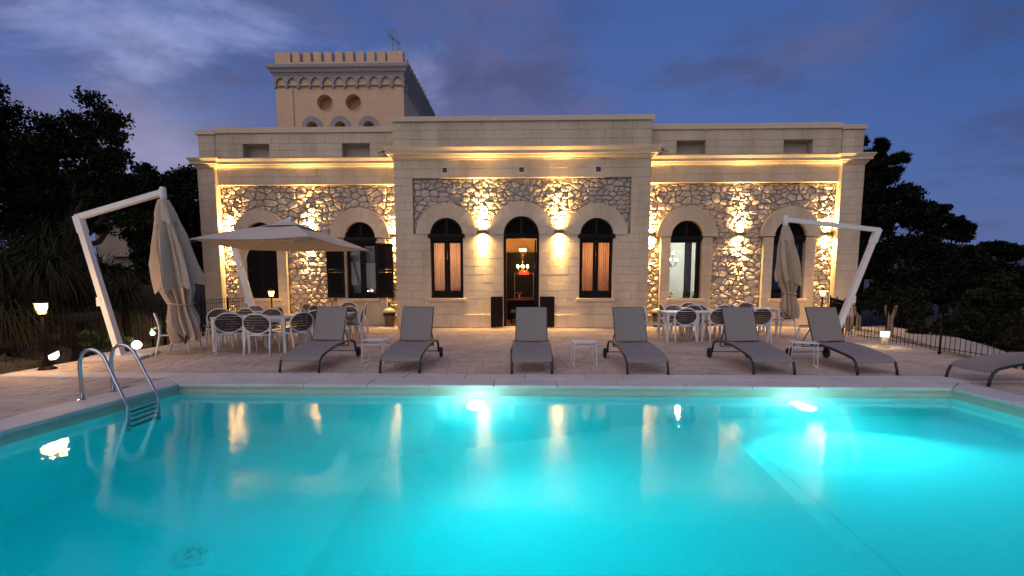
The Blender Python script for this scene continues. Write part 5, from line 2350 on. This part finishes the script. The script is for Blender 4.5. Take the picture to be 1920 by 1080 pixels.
# ---- pool ladder
t = thing('pool_ladder', 'polished steel pool ladder with two curved handrails on the left pool edge', 'pool ladder', (-5.62, 6.2, 0))
O = Vector((-5.62, 6.2, 0))
for y in (5.93, 6.40):
    dx_ = xl(y)
    pts = [(-5.60, y, 0.0), (-5.60, y, 0.42), (-5.585, y, 0.52), (-5.55, y, 0.60), (-5.49, y, 0.645), (-5.42, y, 0.655), (-5.35, y, 0.63), (-5.28, y, 0.57), (dx_ + 0.10, y, 0.05), (dx_ + 0.135, y, -0.02), (dx_ + 0.14, y, -0.12), (dx_ + 0.14, y, -1.15)]
    b = MB()
    b.tube([tuple(Vector(p) - O) for p in pts], 0.0225, 12)
    b.build('handrail', STEEL, t, smooth=True)
    b = MB()
    b.lathe([(0.055, 0.004), (0.055, 0.014), (0.03, 0.022)], 16, (-5.60 + 5.62, y - 6.2, 0))
    b.build('flange', STEEL, t)
for z in (-0.22, -0.47, -0.72, -0.97):
    b = MB()
    xm = xl(6.2) + 0.14
    b.box(xm - 0.04 - O.x, xm + 0.04 - O.x, 5.95 - O.y, 6.38 - O.y, z - 0.012, z + 0.012)
    b.build('step', mat('dark ladder tread', (0.02, 0.05, 0.06), 0.5, noise=(9, 0.1)), t)

# ================================================================== GARDEN LAMPS


def lantern(x, y, h, label, energy, base_z=0.0, sc=0.68):
    t = thing('garden_lantern', label, 'lantern', (x, y, base_z), 0.4, 'black lantern posts')
    b = MB()
    b.lathe([(0.13, 0.0), (0.13, 0.02), (0.07, 0.06), (0.045, 0.14), (0.026, 0.2), (0.019, h - 0.16), (0.03, h - 0.14), (0.04, h - 0.125)], 14)
    b.build('post', IRON, t, smooth=False)
    z0, z1 = h - 0.105, h + 0.075
    b = MB()
    b.lathe([(0.085 * sc, z0), (0.145 * sc, z1)], 6)
    b.build('glass', LANTERNGLASS, t)
    b = MB()
    for k in range(6):
        a = 2 * PI * k / 6
        b.beam((0.088 * sc * math.cos(a), 0.088 * sc * math.sin(a), z0), (0.149 * sc * math.cos(a), 0.149 * sc * math.sin(a), z1), 0.010, 0.010)
    b.lathe([(0.092 * sc, z0 - 0.012), (0.092 * sc, z0 - 0.001)], 6)
    b.build('cage', IRON, t)
    b = MB()
    b.lathe([(0.155 * sc, z1 + 0.002), (0.145 * sc, z1 + 0.012), (0.06 * sc, z1 + 0.05), (0.025, z1 + 0.065), (0.02, z1 + 0.08), (0.008, z1 + 0.105)], 12)
    b.build('cap', IRON, t)
    # the lamp's light escapes round the glass
    if energy:
        for k in range(6):
            a = 2 * PI * (k + 0.5) / 6
            point('lantern_light', (0.125 * math.cos(a), 0.125 * math.sin(a), h - 0.02), energy / 6, (1.0, 0.58, 0.22), t, 0.03)
    return t


lantern(-8.22, 8.10, 1.06, 'lit black lantern post at the left pool terrace corner', 80)
lantern(-8.36, 15.95, 1.12, 'lit lantern post before the closed shutters of the left wing', 12)
lantern(9.50, 15.95, 1.14, 'lit lantern post before the right wing, beside the folded parasol', 14)
lantern(8.86, 8.15, 1.06, 'lit lantern post just beyond the right edge, seen mirrored in the pool', 30)

t = thing('bollard_light', 'short concrete bollard with a lit top beside the right fence', 'bollard light', (8.22, 11.35, 0))
b = MB()
b.lathe([(0.11, 0.0), (0.11, 0.02), (0.075, 0.04), (0.07, 0.22), (0.085, 0.24)], 14)
b.build('base', CONCRETE, t)
b = MB()
b.lathe([(0.082, 0.245), (0.088, 0.36)], 14)
b.build('glass', GLOBEGLASS, t)
b = MB()
b.lathe([(0.095, 0.362), (0.095, 0.375), (0.04, 0.40)], 14)
b.build('cap', CONCRETE, t)
for k in range(4):
    a = 2 * PI * k / 4 + 0.6
    point('bollard_glow', (0.15 * math.cos(a), 0.15 * math.sin(a), 0.30), 2.2, (1.0, 0.78, 0.5), t, 0.05)

for x, y, z, r_, lab in ((-8.78, 10.75, 0.08, 0.10, 'larger round white garden globe lamp at the terrace edge behind the ladder'),
                         (-9.45, 12.1, 0.20, 0.06, 'smaller round garden globe lamp farther back in the planting'),
                         (-8.80, 8.78, 0.16, 0.11, 'tilted half round garden lamp beside the left lantern post')):
    t = thing('garden_globe', lab, 'garden lamp', (x, y, z), 0, 'round garden lamps on the left')
    b = MB()
    b.lathe([(0.01, -r_), (r_ * 0.6, -r_ * 0.8), (r_ * 0.95, -r_ * 0.3), (r_, 0.0), (r_ * 0.95, r_ * 0.3), (r_ * 0.6, r_ * 0.8), (0.01, r_)] if r_ < 0.105 else [(0.01, -r_), (r_ * 0.6, -r_ * 0.8), (r_, -r_ * 0.1), (r_ * 1.02, 0.0)], 18)
    gb = b.build('globe', GLOBEGLASS, t, smooth=True)
    b = MB()
    b.lathe([(0.02, -0.6), (0.02, -r_ * 0.97)], 8)
    b.build('stake', IRON, t)
    point('globe_glow', (0.0, -0.0, r_ + 0.06), 5.0, (1.0, 0.82, 0.56), t, 0.05)
    if r_ > 0.105:
        gb.rotation_euler = (0.25, -0.45, 0)

# ================================================================== FENCES


def fence(pts, label, pitch=0.115, h=1.0):
    t = thing('iron_fence', label, 'fence', (pts[0][0], pts[0][1], 0))
    O = Vector((pts[0][0], pts[0][1], 0))
    bb = MB()
    bb.tube([(0, 0, 0.05), (0, 0, h - 0.02)], 0.0075, 4)
    bar_me = bb.mesh('bar', IRON)
    pb = MB()
    pb.box(-0.014, 0.014, -0.014, 0.014, -0.1, h + 0.05)
    pb.lathe([(0.035, -0.005), (0.035, 0.03)], 8)
    post_me = pb.mesh('post', IRON)
    cnt = 0
    for (p, q) in zip(pts[:-1], pts[1:]):
        P_, Q_ = Vector((*p, 0)), Vector((*q, 0))
        d = Q_ - P_
        L = d.length
        d.normalize()
        for z in (0.12, h - 0.13, h - 0.02):
            b = MB()
            b.beam(P_ - O + Vector((0, 0, z)), Q_ - O + Vector((0, 0, z)), 0.022, 0.012)
            b.build('rail', IRON, t)
        npost = max(1, round(L / 1.45))
        for k in range(npost + 1):
            if k == 0 and p != pts[0]:
                continue
            link('post', post_me, t, P_ + d * L * k / npost - O)
        nb = int(L / pitch)
        for k in range(1, nb):
            if cnt < 300:
                link('bar', bar_me, t, P_ + d * L * k / nb - O, (0, 0, math.atan2(d.y, d.x)))
                cnt += 1
    return t


fence([(-9.15, 4.6), (-9.15, 13.6), (-9.45, 16.55)], 'black iron railing along the left edge of the terrace')
fence([(10.15, 16.6), (8.58, 13.4), (8.68, 10.4), (8.70, 5.6)], 'black iron railing along the right edge of the terrace')

# ================================================================== PLANTING


def leaf_quads(n, centers, radii, size, r_, flat=0.0, elong=2.2, shell=0.5, up=None):
    """rhombic leaves scattered through ellipsoidal clumps; centers (k,3), radii (k,3)"""
    k = len(centers)
    w = np.prod(radii, axis=1) ** (2 / 3)
    idx = r_.choice(k, size=n, p=w / w.sum())
    d = r_.normal(size=(n, 3))
    d /= np.linalg.norm(d, axis=1)[:, None]
    rad = shell + (1 - shell) * r_.random(n)
    rad = np.where(r_.random(n) < 0.75, rad, r_.random(n)) * (1 + 0.10 * r_.normal(size=n))
    P_ = centers[idx] + d * radii[idx] * rad[:, None]
    ax = r_.normal(size=(n, 3)) + 0.6 * d
    if up is not None:
        ax = ax * 0.55 + d * 0.6 + np.array([0, 0, up])
    ax /= np.linalg.norm(ax, axis=1)[:, None]
    sd = np.cross(ax, r_.normal(size=(n, 3)))
    sd /= np.linalg.norm(sd, axis=1)[:, None]
    s = size * r_.uniform(0.6, 1.35, n)[:, None]
    a, bq = ax * s * 0.5 * elong ** 0.5, sd * s * 0.5 / elong ** 0.5
    return np.stack([P_ - a, P_ + bq - a * 0.1, P_ + a, P_ - bq - a * 0.1], axis=1)


def tree(name, label, cat, base, blobs, n, size, seed, M=LEAF, trunk_r=0.2, sub=7, elong=2.0, up=None, group=None, spread=0.55, bark=BARK, fork=0.45):
    """blobs: list of (x, y, z, rx, ry, rz) world lobes of the crown, each broken into small clumps"""
    r_ = np.random.default_rng(seed)
    t = thing(name, label, cat, base, 0, group)
    B0 = np.array(base)
    cs, rs = [], []
    for (x, y, z, rx, ry, rz) in blobs:
        for k in range(sub):
            d = r_.normal(size=3)
            d /= np.linalg.norm(d)
            q = r_.uniform(0.35, 1.0)
            cs.append(np.array([x, y, z]) + d * np.array([rx, ry, rz]) * q * 0.82 - B0)
            f = r_.uniform(0.24, 0.44) * spread / 0.55
            rs.append(np.array([rx, ry, rz]) * f * np.array([1, 1, 0.8]))
    cs, rs = np.array(cs), np.array(rs)
    V = leaf_quads(n, cs, rs, size, r_, elong=elong, up=up, shell=0.35)
    link('crown', quads_mesh('crown', V, M), t)
    # trunk and limbs
    top = np.mean([[bl[0], bl[1], bl[2]] for bl in blobs], axis=0) - B0
    b = MB()
    mid_ = top * fork + np.array([r_.uniform(-0.2, 0.2), 0, 0])
    b.tube([(0, 0, -0.3), (0.03, 0, 0.05), tuple(mid_ * 0.5), tuple(mid_), tuple(top * 0.8)], [trunk_r * 1.35, trunk_r, trunk_r * 0.9, trunk_r * 0.75, trunk_r * 0.4], 8)
    b.build('trunk', bark, t)
    for (x, y, z, rx, ry, rz) in blobs:
        e_ = np.array([x, y, z]) - B0
        s_ = mid_ * r_.uniform(0.75, 1.1)
        b = MB()
        mm = (s_ + e_) / 2 + r_.normal(size=3) * 0.15
        b.tube([tuple(s_), tuple(mm), tuple(e_)], [trunk_r * 0.45, trunk_r * 0.3, trunk_r * 0.12], 6)
        b.build('branch', bark, t)
    return t


# large evergreen at the left, against the bright sky
tree('evergreen_tree', 'tall dark evergreen tree at the far left with sky showing through its leaves', 'tree', (-13.6, 14.0, 0.6),
     [(-14.9, 14, 5.6, 1.5, 1.4, 1.5), (-13.5, 14, 4.6, 1.5, 1.4, 1.1), (-12.9, 13.8, 5.5, 0.9, 1.0, 0.8), (-11.9, 13.8, 5.9, 0.95, 1.0, 0.8), (-11.5, 13.8, 5.0, 1.0, 1.0, 0.75), (-12.3, 14, 4.2, 1.4, 1.2, 0.75), (-15.2, 14.3, 4.0, 1.6, 1.4, 1.4), (-11.2, 13.8, 4.35, 0.6, 0.9, 0.35), (-13.6, 14, 3.2, 1.7, 1.2, 0.9), (-11.9, 14.2, 3.3, 1.2, 1.0, 0.6)],
     40000, 0.088, 21, trunk_r=0.24, sub=12, elong=2.0, spread=0.60)
tree('evergreen_tree', 'very dark tree cut by the left picture edge, tallest of the left group', 'tree', (-16.2, 13.6, 0.8),
     [(-15.0, 13.3, 6.5, 0.9, 1.0, 0.9), (-15.8, 13.3, 5.2, 1.6, 1.3, 1.6), (-14.7, 13.2, 5.6, 0.9, 1.0, 0.9), (-15.4, 13, 3.8, 1.6, 1.4, 1.3)],
     26000, 0.10, 22, trunk_r=0.24, sub=11, spread=0.62)
# rounded trees between the evergreen and the villa
tree('broadleaf_tree', 'rounded dark tree just left of the villa\'s left pilaster', 'tree', (-17.6, 25, -0.5),
     [(-18.5, 25, 6.3, 1.5, 1.5, 1.5), (-19.9, 25, 6.1, 1.3, 1.3, 1.5), (-16.9, 25, 6.5, 1.6, 1.4, 1.6), (-15.4, 25.5, 6.3, 1.5, 1.4, 1.5), (-17.4, 25, 5.0, 1.9, 1.4, 1.2), (-17.6, 25, 3.6, 2.2, 1.5, 1.7), (-15.6, 25, 3.2, 1.8, 1.5, 1.7), (-19.5, 25, 3.6, 1.6, 1.3, 1.4), (-16.5, 24.6, 1.4, 2.4, 1.5, 1.5)],
     42000, 0.16, 23, sub=11, spread=0.62)
tree('broadleaf_tree', 'low dark tree behind the left folded parasol', 'tree', (-20.5, 24, -0.5),
     [(-23.0, 24, 3.0, 1.6, 1.4, 1.4), (-20.0, 23.6, 1.5, 1.7, 1.4, 1.3), (-22.6, 24, 2.0, 1.8, 1.4, 1.6), (-24.5, 25, 2.8, 2.0, 1.5, 1.9), (-18.0, 23.2, 1.6, 1.6, 1.2, 1.5)],
     24000, 0.16, 24, sub=10, spread=0.62)
tree('broadleaf_tree', 'spreading tree whose lowest twigs hang before the far house', 'tree', (-19.6, 18.5, 0.8),
     [(-17.2, 18.5, 4.6, 1.5, 1.3, 1.0), (-15.6, 18.3, 4.5, 1.5, 1.2, 0.75), (-13.9, 18.3, 4.4, 1.3, 1.1, 0.65), (-12.7, 18.3, 4.3, 0.9, 0.9, 0.6), (-18.6, 18.4, 3.4, 1.2, 1.2, 1.0)],
     22000, 0.12, 29, sub=10, spread=0.6, fork=0.85, trunk_r=0.16)
# pine and trees on the right
tree('pine_tree', 'tall pine rising behind the right end of the villa', 'tree', (14.2, 21.5, -0.5),
     [(13.7, 21.5, 7.35, 0.50, 0.6, 0.55), (14.75, 21.5, 7.1, 0.30, 0.4, 0.34), (15.5, 21.5, 6.55, 0.65, 0.5, 0.26), (14.2, 21.5, 6.45, 0.95, 0.9, 0.6), (15.1, 21.4, 5.9, 0.65, 0.7, 0.40), (14.3, 21.5, 5.2, 1.3, 1.1, 1.0)],
     34000, 0.14, 25, M=NEEDLE, sub=9, elong=5.0, up=0.3, spread=0.62, trunk_r=0.22)
tree('broadleaf_tree', 'dense rounded dark tree in front of the pine', 'tree', (15.6, 20.5, -0.5),
     [(15.4, 20.5, 4.7, 1.1, 1.0, 0.95), (16.0, 20.5, 4.0, 1.0, 1.0, 0.9), (14.6, 20.5, 3.8, 1.3, 1.0, 1.0), (15.6, 20.3, 2.6, 1.6, 1.1, 1.1), (13.8, 20.2, 2.4, 1.4, 1.0, 1.2), (15.0, 20, 1.0, 2.0, 1.2, 1.1)],
     34000, 0.12, 26, sub=12, spread=0.62)
tree('broadleaf_tree', 'lower dark tree stepping down to the right of the dense rounded one', 'tree', (20.5, 24.5, -0.5),
     [(19.8, 24.5, 4.3, 1.1, 1.0, 0.8), (20.7, 24.3, 3.9, 0.8, 0.9, 0.8), (19.0, 24.3, 3.2, 1.6, 1.2, 1.0), (21.0, 24.2, 2.6, 1.2, 1.0, 0.9), (19.6, 24, 1.5, 2.2, 1.4, 1.3)],
     26000, 0.14, 27, sub=10, spread=0.62)
tree('olive_tree', 'small feathery dark tree on the right skyline', 'tree', (25.0, 27.0, -0.4),
     [(24.6, 27, 3.3, 1.0, 1.0, 0.6), (23.4, 27, 2.7, 1.2, 1.0, 0.8), (26.1, 27, 3.0, 1.2, 1.0, 0.65), (25.2, 26.6, 1.6, 2.4, 1.3, 1.2)],
     18000, 0.15, 28, sub=9, spread=0.62)
tree('olive_tree', 'small tree cut by the right picture edge, faintly lit from below', 'tree', (18.0, 16.6, -0.3),
     [(17.9, 16.6, 2.6, 0.8, 0.9, 0.6), (17.3, 16.4, 1.9, 1.0, 0.9, 0.7), (18.5, 16.6, 1.6, 1.1, 1.0, 0.9), (17.2, 16.2, 0.9, 1.2, 0.9, 0.7)],
     16000, 0.10, 30, sub=9, spread=0.62)

# shrubs behind the right fence
rs_ = random.Random(8)
shr = [(11.6, 13.8, 1.1, 'dark shrub behind the right fence nearest the villa'), (12.6, 12.4, 1.15, 'dark shrub behind the right fence beyond the bollard light'),
       (11.3, 10.9, 0.95, 'green shrub behind the right fence, right of the bollard light'), (12.9, 10.4, 1.1, 'tall green shrub in the middle of the right planting'),
       (10.9, 9.2, 0.75, 'low shrub behind the right fence near the rightmost loungers'), (12.3, 8.9, 1.05, 'reddish lit shrub at the right edge behind the fence'),
       (13.9, 12.2, 1.4, 'large dark shrub under the right trees'), (14.6, 15.6, 1.7, 'large dark shrub below the pine'), (17.0, 14.0, 1.5, 'far dark shrub at the right edge'),
       (12.4, 16.8, 1.5, 'dark shrub filling the gap beside the right pilaster')]
for i, (x, y, h, lab) in enumerate(shr):
    z = soil_z(x, y)
    tree('shrub', lab, 'shrub', (x, y, z), [(x + rs_.uniform(-0.5, 0.5), y + rs_.uniform(-0.4, 0.4), z + h * rs_.uniform(0.35, 0.8) + 0.1, h * 0.62, h * 0.55, h * 0.42) for _ in range(4)],
         5200, 0.10, 50 + i, M=SHRUB, trunk_r=0.05, sub=7, elong=2.4, group='shrubs behind the right fence')
# pale forked trunks lit by the bollard
for (x, y, h, fork, lab) in ((9.95, 13.6, 0.95, 1, 'pale forked trunk rising behind the bollard light'), (9.75, 15.0, 0.8, 0, 'pale leaning trunk left of the forked one'), (10.3, 15.4, 0.85, 0, 'pale trunk close to the right pilaster')):
    t = thing('pruned_trunk', lab, 'tree trunk', (x, y, -0.1), 0)
    b = MB()
    b.tube([(0, 0, -0.3), (0.02, 0, 0.25), (0.0, 0, 0.55)], [0.09, 0.075, 0.07], 8)
    b.build('trunk', PALEBARK, t)
    for s in ((-1, 1) if fork else (-1,)):
        b = MB()
        b.tube([(0, 0, 0.5), (s * 0.09, 0, h * 0.75), (s * 0.14, 0, h)], [0.055, 0.045, 0.035], 7)
        b.build('branch', PALEBARK, t)

# strap leaved plants cascading down the left bank


def strap_plant(label, x, y, z, L, n, seed, lean=(0.0, 0.0), group=None):
    r_ = random.Random(seed)
    t = thing('strap_leaf_plant', label, 'plant', (x, y, z), 0, group)
    b = MB()
    for k in range(n):
        a = r_.uniform(0, 2 * PI)
        el_ = r_.uniform(0.25, 1.35)
        l = L * r_.uniform(0.6, 1.15)
        d = Vector((math.cos(a) * math.cos(el_) + lean[0], math.sin(a) * math.cos(el_) + lean[1], math.sin(el_)))
        sd = d.cross(Vector((0, 0, 1)))
        if sd.length < 1e-3:
            continue
        sd.normalize()
        p = Vector((r_.uniform(-0.12, 0.12), r_.uniform(-0.12, 0.12), r_.uniform(-0.05, 0.15)))
        vs = []
        v = d.normalized()
        for s_ in range(6):
            w = (0.010, 0.014, 0.013, 0.011, 0.007, 0.001)[s_]
            vs += [tuple(p - sd * w), tuple(p + sd * w)]
            p = p + v * (l / 5)
            v = (v + Vector((0, 0, -0.40 - 0.12 * s_))).normalized()
        b.add(vs, [(2 * i, 2 * i + 1, 2 * i + 3, 2 * i + 2) for i in range(5)])
    b.build('foliage', STRAP, t)
    b = MB()
    b.lathe([(0.10, -0.9), (0.09, 0.0), (0.05, 0.12)], 8)
    b.build('stem', BARK, t)
    return t


sp_ = random.Random(14)
rowsp = [(9.6, -10.6), (9.4, -11.6), (10.2, -12.8), (11.0, -10.9), (11.2, -12.1), (12.0, -11.2), (12.6, -12.6), (12.6, -10.5), (13.6, -11.9), (10.4, -11.5), (11.6, -13.6), (9.0, -12.6), (13.3, -13.8)]
where_ = ['behind the left lantern post', 'at the left picture edge', 'upper left, dark', 'above the leaning parasol mast', 'in the middle of the bank', 'right of the parasol mast', 'high on the bank', 'just left of the folded canopy',
          'far back beside the folded canopy', 'left of the parasol mast', 'high at the left edge', 'low at the left edge', 'highest under the evergreen']
for i, (y, x) in enumerate(rowsp):
    z = soil_z(x, y) + 0.9 + sp_.uniform(0.0, 0.9) * (1.0 if x < -10.8 else 0.5)
    strap_plant('cascading strap leaved plant on the left bank, ' + where_[i], x, y, z, 1.45, 430, 100 + i, (0.25, -0.15), 'strap leaved plants on the left bank')

# rocks at the foot of the bank
rock_lab = ['rough brown rock nearest the camera at the foot of the left bank', 'rough brown rock left of the left lantern post', 'rough brown rock just behind the left lantern post', 'rough brown rock below the parasol mast base', 'rough brown rock beside the bright green bush', 'rough brown rock beside the garden globes', 'rough brown rock farthest back along the railing']
for i in range(7):
    x = -9.75 - sp_.uniform(0, 1.3)
    y = 6.2 + i * 1.05
    z = soil_z(x, y)
    s_ = sp_.uniform(0.3, 0.55)
    b = MB()
    vs, fs = [], []
    nn, mm = 9, 6
    for j in range(mm + 1):
        ph = PI * j / mm
        for k in range(nn):
            th = 2 * PI * k / nn
            rr = s_ * (1 + sp_.uniform(-0.20, 0.20))
            vs.append((rr * 1.3 * math.sin(ph) * math.cos(th), rr * math.sin(ph) * math.sin(th), rr * 0.75 * math.cos(ph)))
    for j in range(mm):
        for k in range(nn):
            fs.append((j * nn + k, j * nn + (k + 1) % nn, (j + 1) * nn + (k + 1) % nn, (j + 1) * nn + k))
    b.add(vs, fs)
    o = b.build('rock', ROCK)
    o.location = (x, y, z + 0.12)
    tag(o, rock_lab[i], 'rock', 'rocks along the left bank')
# fallen trunks on the bank
for (p, q, r_, lab) in (((-12.4, 9.0, 0.55), (-9.6, 11.2, 0.75), 0.15, 'thick bare trunk lying slantwise on the left bank'), ((-12.0, 7.8, 0.15), (-9.7, 9.9, 0.35), 0.11, 'thinner bare trunk lying below the thick one on the left bank')):
    b = MB()
    P_, Q_ = Vector(p), Vector(q)
    b.tube([(0, 0, 0), tuple((Q_ - P_) * 0.35 + Vector((0, 0, 0.1))), tuple((Q_ - P_) * 0.7 + Vector((0, 0, -0.03))), tuple(Q_ - P_)], [r_, r_ * 1.1, r_ * 0.9, r_ * 0.75], 9)
    o = b.build('fallen_trunk', BARK)
    o.location = p
    tag(o, lab, 'tree trunk')
# lit ivy bush by the globes
for i, (x, y, z, lab) in enumerate(((-9.55, 10.6, 0.05, 'small bright green bush lit by the garden globe, left of the parasol mast'), (-9.45, 12.5, 0.1, 'small dark bush beside the garden globes'))):
    tree('bush', lab, 'bush', (x, y, z), [(x, y, z + 0.25, 0.45, 0.35, 0.28), (x + 0.3, y + 0.2, z + 0.15, 0.35, 0.3, 0.22)], 2600, 0.07, 80 + i, M=mat('lit bush leaf', (0.07, 0.10, 0.025), 0.55, var=0.4, island=True), trunk_r=0.03, sub=5)
